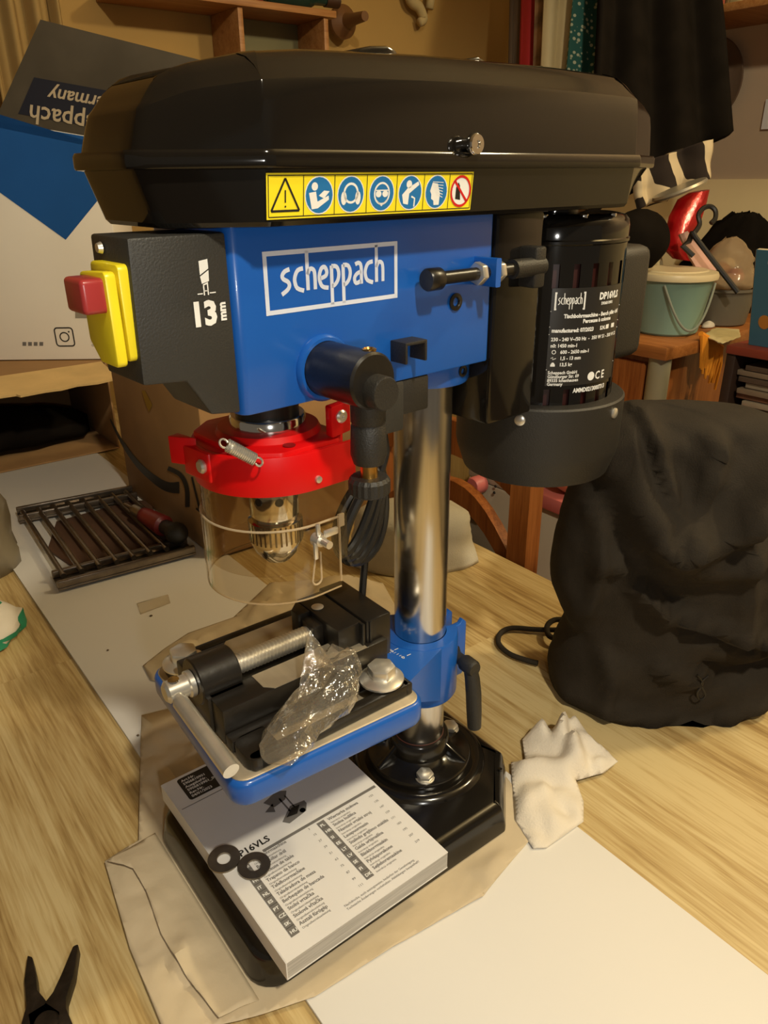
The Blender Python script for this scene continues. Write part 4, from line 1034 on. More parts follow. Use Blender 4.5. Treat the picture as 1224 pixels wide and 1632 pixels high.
# carton lying on its side, open towards us, with a torn flap
oc = empty('open_carton', (-.04, 1.30, 0)); tag(oc, 'open brown carton lying on its side with torn flap, dark inside', 'carton')
def ocb(*a, name='panel', m=None):
    x0, x1, y0, y1, z0, z1 = a
    return B().box(x0+.04, x1+.04, y0-1.30, y1-1.30, z0, z1, .001).build(name, m or M['kraft'], oc)
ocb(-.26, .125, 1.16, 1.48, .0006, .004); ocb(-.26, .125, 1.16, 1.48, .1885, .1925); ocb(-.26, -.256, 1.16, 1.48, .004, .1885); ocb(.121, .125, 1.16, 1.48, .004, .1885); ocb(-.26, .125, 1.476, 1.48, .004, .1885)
fr = [(-.26, 0), (-.15, .002), (-.08, .005), (-.075, .013), (-.03, .010), (0.0, .012), (.03, .006), (.07, .010), (.112, .004), (.1145, 0)]
t = bmesh.new(); top = []; bot = []
for x, e in fr:
    top.append(t.verts.new((x+.04, 1.158-1.30, .1905))); bot.append(t.verts.new((x*.985+.04, 1.060-1.30-e, .1770-e*.2)))
for i in range(len(fr)-1): t.faces.new((top[i], top[i+1], bot[i+1], bot[i]))
me = bpy.data.meshes.new('flap'); t.to_mesh(me); t.free(); link('flap', me, M['kraft_light'], oc, smooth=0, thick=.004)
db = B(); secs = []
for k in range(12):
    f = k/11; x = -.245+.355*f; ww = .10*math.sin(PI*min(1, max(.06, f)))**.3; hh = .085*math.sin(PI*min(.97, max(.05, f)))**.4
    secs.append([(x+.04, 1.31-1.30+ww*math.cos(2*PI*i/20)*(1+.2*noise.noise(Vector((x*20, i*.4, 1)))), .0055+hh*(1+math.sin(2*PI*i/20))*.5*(1+.25*noise.noise(Vector((x*14, i*.5, 7))))) for i in range(20)])
dbo = db.loft(secs).build('dark_bundle', M['dark_cloth'], smooth=180); dbo.location = (-.04, 1.30, 0)
tag(dbo, 'black cloth bundle lying inside the open carton', 'bundle')

# white product carton standing on it
cp = Vector((-.0487, 1.2976, .1938)) + FWH*.0
wc = empty('product_carton', (cp.x, cp.y, cp.z), math.atan2(RTH.y, RTH.x)); tag(wc, 'white product carton with blue corner print and open grey flap', 'carton')
def wl(u, v, back=0.0):                 # pixel to the carton's own upright front plane
    p = in_plane(u, v, cp + FWH*back) - cp; return (p.dot(RTH), p.dot(FWH), p.z)
zt_l, zt_r = wl(0, 193)[2], wl(130, 215)[2]
xl, xr = -.22, .275
slope = (zt_r-zt_l)/(wl(130, 215)[0]-wl(0, 193)[0]); ztop = lambda x: zt_l + slope*(x-wl(0, 193)[0])
B().prism([(xl, .0006), (xr, .0006), (xr, ztop(xr)), (xl, ztop(xl))], .0, .12, 1, bev=.002).build('carton_body', M['carton_white'], wc)
def pv(pts, dy=-.0006): return [(x, dy, z) for x, y, z in (wl(u, v) for u, v in pts)]
b = B(); tipx, tipz = wl(105, 382)[0], wl(105, 382)[2]; lx0, lz0 = wl(0, 307)[0], wl(0, 307)[2]; sl1 = (tipz-lz0)/(tipx-lx0)
xe = tipx+.155
b.faces([(xl+.002, -.0006, ztop(xl)-.001), (xl+.002, -.0006, lz0+sl1*(xl-lx0)), (tipx, -.0006, tipz), (xe, -.0006, ztop(xe)-.02), (xe-.004, -.0006, ztop(xe)-.001)], [(0, 1, 2, 3, 4)])
b.build('blue_print', M['carton_blue'], wc, smooth=0)
fo = lambda u, v: wl(u, v)
cx_, _, cz_ = wl(103, 537)
def on_wc(lift): return lambda a, c: (cx_+a, -.0006-lift, cz_+c)
rr = .0185
rs = rounded([(-rr, -rr), (rr, -rr), (rr, rr), (-rr, rr)], [.006]*4, 5); rs = rs+[rs[0]]
printed('camera_icon', [stroke(rs, .0026), ring2(0, 0, .0078, .0102, 24), disc(.0105, .0105, .0018, 10)], on_wc(.0), M['print_black'], wc)
printed('small_print', [off(text_geo('/scheppach.com', .0060), .052, -.012), off(text_geo('@scheppach', .0060), .052, -.019)], on_wc(0), M['print_grey'], wc)
b = B(); b.faces(pv([(120, 447), (165, 447), (165, 507), (120, 507)]), [(0, 1, 2, 3)]); b.build('picture_panel', mat('grey_picture_panel', (.30, .26, .20), .6), wc, smooth=0)
b = B(); b.faces(pv([(122, 470), (140, 462), (146, 476), (141, 488), (134, 478), (124, 474)], -.0010), [(0, 1, 2, 3, 4, 5)]); b.build('picture_tool', M['print_black'], wc, smooth=0)
for k in range(4):
    u = 36+9*k; b = B(); b.faces(pv([(u, 545), (u+6, 545), (u+6, 551), (u, 551)]), [(0, 1, 2, 3)]); b.build('social_mark', M['print_grey'], wc, smooth=0)
# open flap leaning back, logo upside down
fA = Vector((xl, .002, ztop(xl))); fB = Vector((xr, .002, ztop(xr)))
lean = .055
def fl_pt(u, v):
    p = Vector(wl(u, v, lean)); return p
fD = fl_pt(65, 32); fC = fl_pt(330, 99)
fA = Vector(wl(-8, 191.5)) + Vector((0, .002, 0))
b = B(); b.faces([fA, fB, fC, fD], [(0, 1, 2, 3)]); b.build('flap', M['carton_grey'], wc, smooth=0, thick=.004)
nrm = (fB-fA).cross(fD-fA).normalized()
if nrm.y > 0: nrm = -nrm
ee1 = (fB-fA).normalized(); ee2 = nrm.cross(ee1); ee2 = ee2 if ee2.z > 0 else -ee2
def on_flap(lift): return lambda a, c: fA + ee1*a + ee2*c + nrm*(.0024+lift)
def fl_uv(u, v):                         # pixel to flap coordinates
    d = FW*FPX + RT*(u-612) + UP*(816-v); d = Vector((d.dot(RTH), d.dot(FWH), d.z)); c = CAM-cp; c = Vector((c.dot(RTH), c.dot(FWH), c.z))
    p = c + d*((fA-c).dot(nrm)/d.dot(nrm)); return ((p-fA).dot(ee1), (p-fA).dot(ee2))
q0 = fl_uv(30, 180); q1 = fl_uv(56, 126)
printed('logo_ground', [poly(fl_uv(30, 182), fl_uv(200, 212), fl_uv(226, 155), fl_uv(55, 124))], on_flap(0), M['carton_dark'], wc)
tw = fl_uv(46, 172)[0]; th = fl_uv(46, 172)[1]
def flip(geo, a0, c0): return [(a0-x, c0-y) for x, y in geo[0]], geo[1]
t0 = text_geo('scheppach', .046, .95, 'RIGHT', .0006); t1 = text_geo('Germany', .034, 1.0, 'RIGHT', .0006, .2)
s0 = fl_uv(46, 186); s1 = fl_uv(80, 152)
printed('logo_print', [flip(t0, s0[0], s0[1]+.020), flip(t1, s1[0], s1[1]+.012)], on_flap(.0008), mat('dull_cream_print', (.45, .36, .24), .6), wc)

# bags at the left edge of the table
def lump(name, c, rx, ry, h, m, seed, amp=.25, freq=14, n=28, rings=16, thick=0, prof=None, rz=0.0, zmin=.0008):
    b = B(); secs = []
    prof = prof or (lambda f: math.sin(PI*min(.98, f*.52+.47))**.6 if f > .03 else .93)
    for k in range(rings+1):
        f = k/rings; s = prof(f); ring = []
        for i in range(n):
            w = 2*PI*i/n; q = Vector((math.cos(w)*1.3, math.sin(w)*1.3, f*2.2))*freq*.08 + Vector((seed*7.1, seed*3.3, 0))
            d = 1+amp*noise.noise(q)+amp*.5*noise.noise(q*2.7)
            x, y = rx*s*d*math.cos(w), ry*s*d*math.sin(w)
            ring.append((x*math.cos(rz)-y*math.sin(rz), x*math.sin(rz)+y*math.cos(rz), max(zmin, zmin + h*f*(1+.06*noise.noise(q*1.7) if 0 < f else 1))))
        secs.append(ring)
    b.loft(secs)
    o = b.build(name, m, smooth=180); o.location = c; return o
tag(lump('plastic_sack', (-.262, .78, -.0034), .080, .10, .42, clear_mat('hazy_film', (.62, .56, .44), rough=.25, haze=.55, hazecol=(.34, .29, .20)), 2, .3, 22, prof=lambda f: (1-f*.35)), 'hazy grey plastic sack standing at the left end of the table', 'bag')
gw_ = lump('striped_pouch', (-.316, .545, -.0034), .085, .060, .085, mat('white_pouch_film', (.60, .55, .45), .4, noise_scale=8), 5, .22, 20)
tag(gw_, 'white pouch with green stripes lying before the grey sack', 'pouch')
gm = mat('green_stripe_film', (.015, .20, .10), .4)
for z0, z1 in ((.004, .016), (.046, .058)):
    bs = B(); secs = []
    n = 28
    for z in (z0, (z0+z1)/2, z1):
        f = z/.085; s = math.sin(PI*min(.98, f*.52+.47))**.6 if f > .03 else .93; ring = []
        for i in range(n):
            w = 2*PI*i/n; q = Vector((math.cos(w)*1.3, math.sin(w)*1.3, f*2.2))*20*.08 + Vector((5*7.1, 5*3.3, 0)); d = 1+.22*noise.noise(q)+.11*noise.noise(q*2.7)
            ring.append(((.085*s*d+.0012)*math.cos(w), (.060*s*d+.0012)*math.sin(w), z))
        secs.append(ring)
    bs.loft(secs, caps=False).build('stripe', gm, gw_, smooth=180)
# soft grey pouch behind the column
gp = gnd([(672, 905)], 0)[0]
tag(lump('grey_pouch', (gp[0]+.012, gp[1]+.035, -.0034), .095, .060, .095, M['grey_cloth'], 9, .10, 12, prof=lambda f: (1-.12*f) if f < .75 else (.91*math.sqrt(max(0.02, 1-((f-.75)/.26)**2))), rz=-.65), 'soft pale grey cloth pouch behind the steel column', 'pouch')

# ================================================================== black backpack at the table edge
bpk = empty('backpack', (.335, -.045, -.0034)); tag(bpk, 'slumped black cloth backpack with drawstring cord standing at table edge', 'backpack')
bc = Vector((.325, -.050, 0))
rows = [(1112, 905, 1150, .046), (1098, 884, 1190, .058), (1060, 876, 1238, .068), (1010, 890, 1275, .070), (975, 900, 1280, .070), (930, 884, 1285, .070), (880, 884, 1285, .068), (830, 892, 1285, .066), (780, 908, 1280, .064), (735, 935, 1272, .062), (700, 955, 1262, .058), (670, 962, 1245, .050), (652, 972, 1215, .040), (641, 992, 1150, .024), (634, 1004, 1060, .008)]
RID = [  # cloth folds: polyline in picture coordinates, width in pixels, height in metres
 ([(965, 690), (978, 750), (1025, 805), (1095, 805), (1160, 745), (1224, 690)], 26, .020),
 ([(1012, 640), (1022, 700), (1040, 770), (1055, 800)], 13, .012),
 ([(985, 660), (992, 715), (1012, 765)], 12, .008),
 ([(1105, 672), (1085, 725), (1062, 780)], 16, .012),
 ([(1000, 800), (1050, 842), (1110, 850), (1180, 815)], 18, .010),
 ([(955, 850), (1000, 890), (1030, 925)], 12, .009), ([(1045, 915), (1010, 880), (965, 862)], 9, -.006),
 ([(1042, 925), (1100, 945), (1160, 962), (1230, 990)], 8, .008), ([(1042, 934), (1100, 955), (1160, 973), (1230, 1000)], 6, -.007),
 ([(1090, 1003), (1140, 1022), (1200, 1010)], 11, -.009), ([(1020, 1000), (1060, 1020), (1090, 1010)], 14, .006),
 ([(900, 960), (925, 900), (935, 840)], 12, .008), ([(1140, 760), (1146, 850), (1140, 940)], 16, .007),
 ([(890, 1070), (960, 1075), (1040, 1088), (1130, 1080), (1200, 1060)], 12, .007), ([(1060, 1080), (1100, 1075), (1150, 1078)], 5, -.005),
 ([(940, 990), (950, 1030), (935, 1065)], 12, .006), ([(920, 760), (935, 800), (930, 850)], 12, .007)]
def seg_d(p, a, b):
    vx, vy = b[0]-a[0], b[1]-a[1]; t = max(0, min(1, ((p[0]-a[0])*vx+(p[1]-a[1])*vy)/(vx*vx+vy*vy))); return math.hypot(p[0]-a[0]-vx*t, p[1]-a[1]-vy*t)
RID = [(smooth_pts(p, 3), w, h*1.9) for p, w, h in RID]
def ridges(u, v):
    d = 0
    for p, w, h in RID:
        m = min(seg_d((u, v), p[i], p[i+1]) for i in range(len(p)-1))
        if m < 3*w: d += h*math.exp(-(m/w)**2)
    return d
rows = smooth_pts(rows, 4); n = 96; secs = []
for k, (v, ul, ur, dp) in enumerate(rows):
    l = in_plane(ul, v, bc); r = in_plane(ur, v, bc); z = max(0, (l.z+r.z)/2) if k else .0
    al, ar = (l-bc).dot(RTH), (r-bc).dot(RTH); ca, ha = (al+ar)/2, (ar-al)/2
    ring = []
    for i in range(n):
        w = 2*PI*i/n; cw, sw_ = math.cos(w), math.sin(w)
        px_, py_ = math.copysign(abs(cw)**.75, cw)*ha, math.copysign(abs(sw_)**.8, sw_)*dp
        q = Vector((px_*9, py_*9, z*16)); q2 = Vector((px_*26, z*34 + px_*14, py_*12))
        d = .008*noise.noise(q+Vector((3, 0, 0))) + .004*(abs(noise.noise(q2))*2-.6)
        if sw_ < .1: d += ridges((ul+ur)/2+(ur-ul)/2*px_/max(ha, .001), v)*min(1, abs(sw_)*2.2+.25)
        f = 1 + d/max(ha, .05)*(.35 if abs(cw) > .85 else 0)
        p = bc + RTH*(ca+px_*f) + FWH*(py_ + (-d if sw_ < 0 else d)*1.3*abs(sw_))
        ring.append((p.x-bpk.location.x, p.y-bpk.location.y, max(.0008, z)))
    secs.append(ring)
body = B().loft(secs).build('bag_body', M['black_cloth'], bpk, smooth=180)
def bagp(u, v, fwd): p = in_plane(u, v, bc) - FWH*fwd; return (p.x-bpk.location.x, p.y-bpk.location.y, p.z)
def tb_pt(u, v, z=.002): p = at(u, v, 2, z); return (p.x-bpk.location.x, p.y-bpk.location.y, z+.0034)
B().tube(smooth_pts([tb_pt(902, 1003, .010), tb_pt(880, 1004, .004), tb_pt(850, 1003), tb_pt(815, 1001), tb_pt(797, 1010), tb_pt(795, 1026), tb_pt(812, 1042), tb_pt(838, 1052), tb_pt(857, 1057)], 5), .0034, 10).build('drawstring', M['black_cloth'], bpk, smooth=180)
B().tube(smooth_pts([tb_pt(905, 988, .012), tb_pt(884, 988, .010), tb_pt(872, 998, .008), tb_pt(876, 1014, .008), tb_pt(896, 1018, .010), tb_pt(908, 1010, .012)], 5), .0036, 10).build('cord_loop', M['black_cloth'], bpk, smooth=180)
B().tube(smooth_pts([bagp(1070, 1005, .078), bagp(1078, 1018, .078), bagp(1070, 1032, .078), bagp(1074, 1042, .078), bagp(1082, 1036, .078), bagp(1076, 1018, .078), bagp(1086, 1006, .078)], 5), .0010, 6).build('zip_pull', M['rubber'], bpk)

# ================================================================== chair and what stands beyond the table
chr_ = empty('wooden_chair', (.62, .52, -.75)); tag(chr_, 'orange-brown wooden chair with curved back standing behind the table', 'chair')
def cpart(b, name): return b.build(name, M['orange_wood'], chr_, loc=(-.62, -.52, .75))
for y in (.325, .715):
    cpart(B().loft([[(.50+dx, y+dy, z) for dx, dy in ((-.016, -.021), (.016, -.021), (.016, .021), (-.016, .021))] if False else [(.50+dx+(.02 if z < -.3 else 0), y+dy, z) for dx, dy in ((-.016, -.021), (.016, -.021), (.016, .021), (-.016, .021))] for z in (-.75, -.32, -.1, .14)]), 'back_post')
cpart(B().loft([[(.50+.03*math.sin(PI*t)+dx, .325+.39*t, zc+dz) for dx, dz in ((-.010, -.032), (.010, -.032), (.010, .032), (-.010, .032))] for t, zc in [(i/12, .075+.03*math.sin(PI*i/12)) for i in range(13)]]), 'top_rail')
cpart(B().loft([[(.50+.03*math.sin(PI*t)+dx, .335+.37*t, zc+dz) for dx, dz in ((-.010, -.022), (.010, -.022), (.010, .022), (-.010, .022))] for t, zc in [(i/12, -.085+.085*math.sin(PI*i/12)) for i in range(13)]]), 'lower_rail')
cpart(B().box(.485, .715, .30, .74, -.32, -.285, .006), 'seat')
for y in (.33, .71): cpart(B().box(.67, .71, y-.02, y+.02, -.75, -.32, .004), 'leg')
cab = empty('pale_cupboard', (1.10, 1.1, -.75)); tag(cab, 'pale yellow wooden cupboard seen between column and motor', 'cupboard')
pw = wood_mat('pale_wood', (.40, .25, .07), (.46, .29, .09), (.52, .34, .11), axis=2)
B().box(-.20, -.045, -.235, .25, .0, .89, .004).build('cupboard_body', pw, cab); B().box(-.205, -.040, -.240, .255, .89, .91, .003).build('cupboard_top', pw, cab)
toy = empty('toy_kitchen', (.90, .57, -.75)); tag(toy, 'white toy kitchen with pink knob behind the wooden chair', 'toy kitchen')
tm = mat('grey_white_plastic', (.50, .44, .33), .5); pk_ = mat('pink_plastic', (.55, .14, .12), .45)
B().box(-.14, .16, -.17, .16, .0, .66, .006).build('toy_body', tm, toy)
B().box(-.15, .16, -.17, -.03, .66, .692, .006).build('counter', pk_, toy)
B().box(-.14, .16, -.03, .16, .66, .715, .006).build('control_panel', tm, toy)
kp_ = at(768, 770, 0, .755)
B().lathe([(0, -.030), (.017, -.030), (.020, -.026), (.020, 0), (0, 0)], (kp_.x-.90, kp_.y-.57, kp_.z+.75), 24, axis='x').build('knob', pk_, toy)
for u, v in ((790, 775), (788, 785)):
    p = at(u, v, 0, .755); B().lathe([(0, -.002), (.003, -.002), (.0035, 0), (0, 0)], (p.x-.90, p.y-.57, p.z+.75), 12, axis='x').build('dot', M['charcoal'], toy)
p = at(768, 840, 0, .758)
B().prism(rounded([(p.y-.57-.045, p.z+.75-.10), (p.y-.57+.10, p.z+.75-.10), (p.y-.57+.10, p.z+.75+.055), (p.y-.57-.045, p.z+.75+.055)], [.02]*4, 5), -.146, -.139, 0, bev=.001).build('oven_door', mat('grey_oven_door', (.20, .17, .12), .5), toy)
p = at(768, 818, 0, .745); B().box(p.x-.90-.012, p.x-.90+.0, p.y-.57-.012, p.y-.57+.05, p.z+.75-.006, p.z+.75+.006, .003).build('oven_handle', tm, toy)
pb = at(893, 772, 0, .80)
tag(B().lathe([(0, -.0), (.030, .002), (.052, .022), (.060, .045), (.062, .046), (.058, .045), (.050, .024), (.028, .006), (0, .005)], (.815, .475, -.0575), 36).build('steel_bowl', mat('bowl_steel', (.55, .47, .30), .2, 1.0)), 'small shiny steel bowl standing on the pink toy counter', 'bowl')
# ================================================================== furniture and clutter along the right wall
SZ = .200
sb = empty('sideboard', (1.35, .82, -.75)); tag(sb, 'brown wooden sideboard with a round grey corner post at right', 'sideboard')
def sbp(b, name, m): return b.build(name, m, sb, loc=(-1.35, -.82, .75))
ow2 = wood_mat('brown_board', (.22, .075, .015), (.29, .10, .022), (.36, .14, .035), axis=1)
sbp(B().box(1.075, 1.62, .47, 1.20, SZ-.028, SZ, .003), 'top_board', ow2)
sbp(B().box(1.11, 1.60, .52, 1.18, -.72, SZ-.028, .003), 'carcass', M['orange_wood'])
for y0, y1 in ((.53, .845), (.855, 1.17)):
    d = sbp(B().box(1.094, 1.110, y0, y1, -.68, SZ-.045, .003), 'door', M['orange_wood'])
    yh = y0+.05; B().tube([(1.088, yh, .02), (1.076, yh, .02), (1.076, yh+.07, .02), (1.088, yh+.07, .02)], .005, 8).build('handle', mat('pale_handle', (.5, .4, .3), .4), d)
sbp(B().lathe([(0, -.75), (.024, -.75), (.024, SZ-.028), (0, SZ-.028)], (1.108, .503, 0), 24), 'corner_post', mat('grey_green_post', (.30, .27, .17), .5))
# teal tub with cream lid
tc = at(1066, 512, 0, 1.235)
tub = empty('storage_tub', (1.235, .58, SZ+.0006)); tub.scale = (1.02, 1.02, 1.14); tag(tub, 'pale turquoise plastic tub with cream lid standing on the sideboard', 'tub')
tmat = mat('turquoise_plastic', (.22, .36, .30), .4); cream = mat('cream_plastic', (.60, .50, .31), .4)
B().lathe([(0, 0), (.062, 0), (.067, .004), (.086, .105), (.089, .108), (.086, .110), (.083, .105), (.063, .006), (0, .004)], seg=40).build('tub_body', tmat, tub)
B().lathe([(.0, .116), (.078, .120), (.092, .118), (.0945, .112), (.0935, .106), (.088, .1065), (.088, .112), (0, .110)], seg=40).build('tub_lid', cream, tub)
B().lathe([(0, .120), (.055, .122), (.070, .1225), (.073, .120), (.0, .118)], seg=36).build('lid_top', cream, tub)
hp_ = [(.088*math.cos(w)*1.02, .088*math.sin(w)*1.02, z) for w, z in [(-2.75+.075*i, .100-.085*math.sin(PI*i/20)) for i in range(21)]]
B().tube(hp_, .0025, 8).build('tub_handle', mat('grey_plastic_handle', (.22, .24, .20), .4), tub)
# grey basket with a clear bag of odds and ends
def on_sb(u, v, z=SZ): p = at(u, v, 2, z); return p
gb = empty('grey_basket', (1.43, .565, SZ+.0006)); tag(gb, 'grey round basket standing behind the turquoise tub', 'basket')
gmat = mat('grey_plastic', (.115, .10, .075), .5)
B().lathe([(0, 0), (.058, 0), (.062, .003), (.074, .080), (.077, .082), (.074, .084), (.071, .080), (.058, .006), (0, .004)], seg=36).build('basket_body', gmat, gb)
B().lathe([(.073, .079), (.0785, .080), (.0785, .0865), (.073, .0865)], seg=36, closed=True).build('basket_rim', gmat, gb)
o = lump('clear_sack', (1.43, .565, SZ+.086), .078, .074, .110, clear_mat('sack_film', (.72, .64, .50), rough=.15, haze=.4, hazecol=(.50, .36, .22)), 4, .22, 20, zmin=0)
tag(o, 'clear bag of coloured odds and ends standing in grey basket', 'bag')
for k, (x, y, z, r, c, nm) in enumerate(((1.435, .545, .33, .022, (.45, .05, .05), 'red'), (1.425, .575, .375, .022, (.45, .16, .03), 'orange'), (1.455, .580, .36, .020, (.55, .48, .36), 'white'))):
    tag(lump('wrapped_ball', (x, y, SZ+.092+.012*k), r, r, r*1.7, mat(nm+'_wrapper', c, .4), 11+k, .1, 10, prof=lambda f: math.sqrt(max(.01, 1-(2*f-1)**2)), zmin=0), nm+' wrapped ball seen inside the clear bag', 'ball', 'odds and ends in the clear bag')
# black bag behind
bb2 = at_depth(1185, 405, 2.02)
tag(lump('black_tote', (bb2.x+.03, bb2.y+.03, SZ+.0006), .085, .19, .235, M['dark_cloth'], 21, .28, 34, n=40, rz=-.1), 'black cloth bag lying behind the clear sack by the wall', 'bag')
# clothes hanger leaning in the clutter
def dpt(u, v, d): p = at_depth(u, v, d); return (p.x, p.y, p.z)
hg = B().tube([dpt(u, v, 1.70) for u, v in smooth_pts([(1133, 356), (1140, 348), (1140, 336), (1132, 329), (1121, 332), (1113, 343), (1115, 358), (1106, 372)], 4)], .0055, 8)
hgo = empty('clothes_hanger', dpt(1133, 430, 1.70)); ho = Vector(hgo.location)
tag(hgo, 'black plastic clothes hanger leaning over the clear bag', 'hanger')
hg.build('hook', M['rubber'], hgo, loc=-ho)
B().tube([dpt(u, v, 1.70) for u, v in ((1104, 370), (1108, 378), (1140, 420), (1176, 466))], .0062, 8).build('arm', M['rubber'], hgo, loc=-ho)
B().tube([dpt(u, v, 1.71) for u, v in ((1104, 370), (1098, 385), (1088, 392), (1105, 408))], .0062, 8).build('arm', M['rubber'], hgo, loc=-ho)
# pink-white gift box leaning between hanger arms
def slab(name, px, d, th, m, label, cat, dd=0.0):
    b = B(); f = [Vector(dpt(u, v, d+dd*k)) for k, (u, v) in enumerate(px)]; nn = FW*th
    n = len(f); b.faces(f+[p+nn for p in f], [tuple(range(n)), tuple(range(2*n-1, n-1, -1))]+[(i, n+i, n+(i+1) % n, (i+1) % n) for i in range(n)])
    o = b.build(name, m, smooth=0); return tag(o, label, cat) if label else o
slab('gift_card', [(1083, 373), (1096, 368), (1142, 430), (1122, 447), (1100, 410)], 1.745, .008, mat('pink_white_card', (.48, .26, .20), .6, noise_scale=9, noise_amt=.4), 'pink and white card box leaning behind the black hanger', 'box')
# red foil gift bag
rf = mat('red_foil', (.36, .006, .008), .22, .3, bump=.6, bump_scale=40)
rg = B(); pr_ = [(1062, 1098, 300), (1068, 1128, 322), (1062, 1118, 345), (1058, 1105, 372), (1058, 1096, 392), (1062, 1100, 408)]
secs = []
for k, (ul, ur, v) in enumerate([(1098, 1130, 308), (1080, 1126, 318), (1066, 1118, 345), (1060, 1104, 370), (1064, 1092, 385), (1058, 1100, 398), (1072, 1106, 412)]):
    l, r = Vector(dpt(ul, v, 1.83)), Vector(dpt(ur, v+(-6 if k == 0 else 4), 1.83)); c = (l+r)/2; h = (r-l)/2
    secs.append([c + h*math.cos(2*PI*i/18) + FWH*(.022*math.sin(2*PI*i/18))*(1+.3*noise.noise(Vector((k*2.1, i*.7, 0)))) for i in range(18)])
tag(rg.loft(secs).build('gift_bag', rf, smooth=25), 'shiny red foil gift bag tied at its neck above the tub', 'gift bag')
tag(lump('cream_cloth', (1.345, .735, SZ+.0006), .075, .060, .190, mat('cream_cotton', (.55, .45, .25), .9, noise_scale=8), 31, .25, 18), 'cream cloth heaped behind the lid of the tub', 'cloth')
# black round bag / cap hanging under the coats
cpb = Vector(dpt(1015, 395, 1.62))
tag(lump('round_bag', (cpb.x, cpb.y, cpb.z-.04), .075, .06, .115, M['dark_cloth'], 41, .05, 8, prof=lambda f: (.55+.45*math.sin(PI*.5*min(1, f*2.2))) if f < .45 else math.sqrt(max(.02, 1-((f-.45)/.56)**2)), zmin=0), 'round black bag hanging behind the motor', 'bag')
# napkin with orange fringe, small things on the sideboard edge
npk = gnd([(1118, 538), (1140, 526), (1176, 528), (1180, 540), (1150, 552)], SZ)
tag(field('napkin', npk, lambda x, y: SZ+.004+.006*abs(noise.noise(Vector((x*40, y*40, 0)))), mat('cream_napkin', (.50, .42, .22), .8), .006, .002), 'cream napkin hanging over the sideboard corner', 'napkin')
fm = mat('orange_yarn', (.72, .26, .012), .8); fro = empty('orange_fringe', at(1135, 548, 1, .466)); fo_ = Vector(fro.location)
tag(fro, 'orange yarn fringe hanging over the sideboard front', 'fringe')
def fpt(u, v, y): p = at(u, v, 1, y); return (p.x, p.y, p.z)
for i in range(13):
    t_ = i/12; u0 = 1119+30*t_; v0_ = 534+18*t_; u1 = 1116+22*t_+2*math.sin(i*2.3); v1_ = 586+28*t_+7*math.sin(i*1.7)
    B().tube([fpt(u0, v0_, .466), fpt(u0-.5, (v0_+v1_)/2-6, .463), fpt(u1, v1_, .464)], lambda t: .0055*(1-.5*t), 6).build('strand', fm, fro, loc=-fo_)
B().tube([fpt(1117, 532, .468), fpt(1134, 542, .467), fpt(1150, 553, .467)], .006, 8).build('cord', fm, fro, loc=-fo_)
tag(lump('eraser', (*on_sb(1128, 522)[:2], SZ+.0006), .022, .012, .014, mat('white_rubber', (.55, .5, .42), .6), 51, .06, 6), 'small white piece lying beside the turquoise tub', 'eraser')
# compact disc rack with cases and a picture book on it
rkx = 1.115
cdr = empty('disc_rack', (1.24, .18, -.75)); tag(cdr, 'dark wooden rack holding stacked disc cases at right', 'rack')
dk = mat('dark_rack_wood', (.028, .012, .006), .6)
def rp(b, name, m=dk): return b.build(name, m, cdr, loc=(-1.24, -.18, .75))
rp(B().box(1.10, 1.38, -.05, .355, .205, .222, .002), 'rack_top', mat('red_brown_shelf', (.25, .045, .025), .5))
rp(B().box(1.105, 1.38, .335, .355, -.75, .205, .002), 'rack_side'); rp(B().box(1.105, 1.38, -.05, -.03, -.75, .205, .002), 'rack_side'); rp(B().box(1.36, 1.38, -.03, .335, -.75, .205, .002), 'rack_back')
rp(B().box(1.105, 1.36, -.03, .335, -.10, -.085, .002), 'rack_shelf')
cm = [mat('case_grey_%d' % i, c, .35, noise_scale=30) for i, c in enumerate(((.24, .18, .12), (.10, .07, .05), (.34, .28, .20), (.16, .07, .04)))]
for k in range(23):
    z = -.0845+.0118*k; dy = .010*math.sin(k*1.9)+.0012*k; ci = [0, 1, 2, 3, 0, 2, 1][k % 7]
    c = B().box(0, .125, 0, .142, 0, .0100, .0008).build('disc_case', cm[ci])
    c.location = (1.118+.004*math.sin(k*2.7), .158+dy, z)
    nth = ['topmost', 'second', 'third', 'fourth', 'fifth', 'sixth', 'seventh', 'eighth', 'ninth', 'tenth', 'eleventh', 'twelfth', 'thirteenth', 'fourteenth', 'fifteenth', 'sixteenth', 'seventeenth', 'eighteenth', 'nineteenth', 'twentieth', 'twenty-first', 'twenty-second', 'lowest'][22-k]
    tag(c, '%s flat disc case counted from the top of the rack stack' % nth, 'disc case', 'stacked disc cases in the rack')
pbk = empty('picture_book', (1.135, .215, .2226)); tag(pbk, 'blue picture book with yellow and red blot leaning on the rack', 'book')
pbm = Matrix.Rotation(-.20, 4, 'Y')
B().box(0, .012, -.12, .115, .0, .185, .001, m=pbm).build('book_block', mat('book_cream', (.5, .42, .28), .7), pbk, smooth=0)
B().box(-.0015, .0, -.122, .113, .0, .186, .0004, m=pbm).build('book_cover', mat('blue_cover', (.05, .15, .22), .45), pbk, smooth=0)
def bkp(a, c): p = pbm @ Vector((-.0022, a, c)); return p
printed('cover_blot', [disc(.052, .068, .022, 20, .026)], bkp, mat('yellow_print', (.55, .42, .03), .5), pbk)
printed('cover_blot', [disc(.055, .036, .020, 16, .012)], bkp, M['print_red'], pbk)
printed('cover_blot', [disc(.085, .050, .012, 16, .014)], bkp, mat('orange_print', (.5, .2, .03), .5), pbk)
vs, fs = text_geo('Tch', .034, 1.0, 'LEFT', .001)
printed('cover_title', [([(.088-x, .142+y) for x, y in vs], fs)], bkp, M['print_white'], pbk)

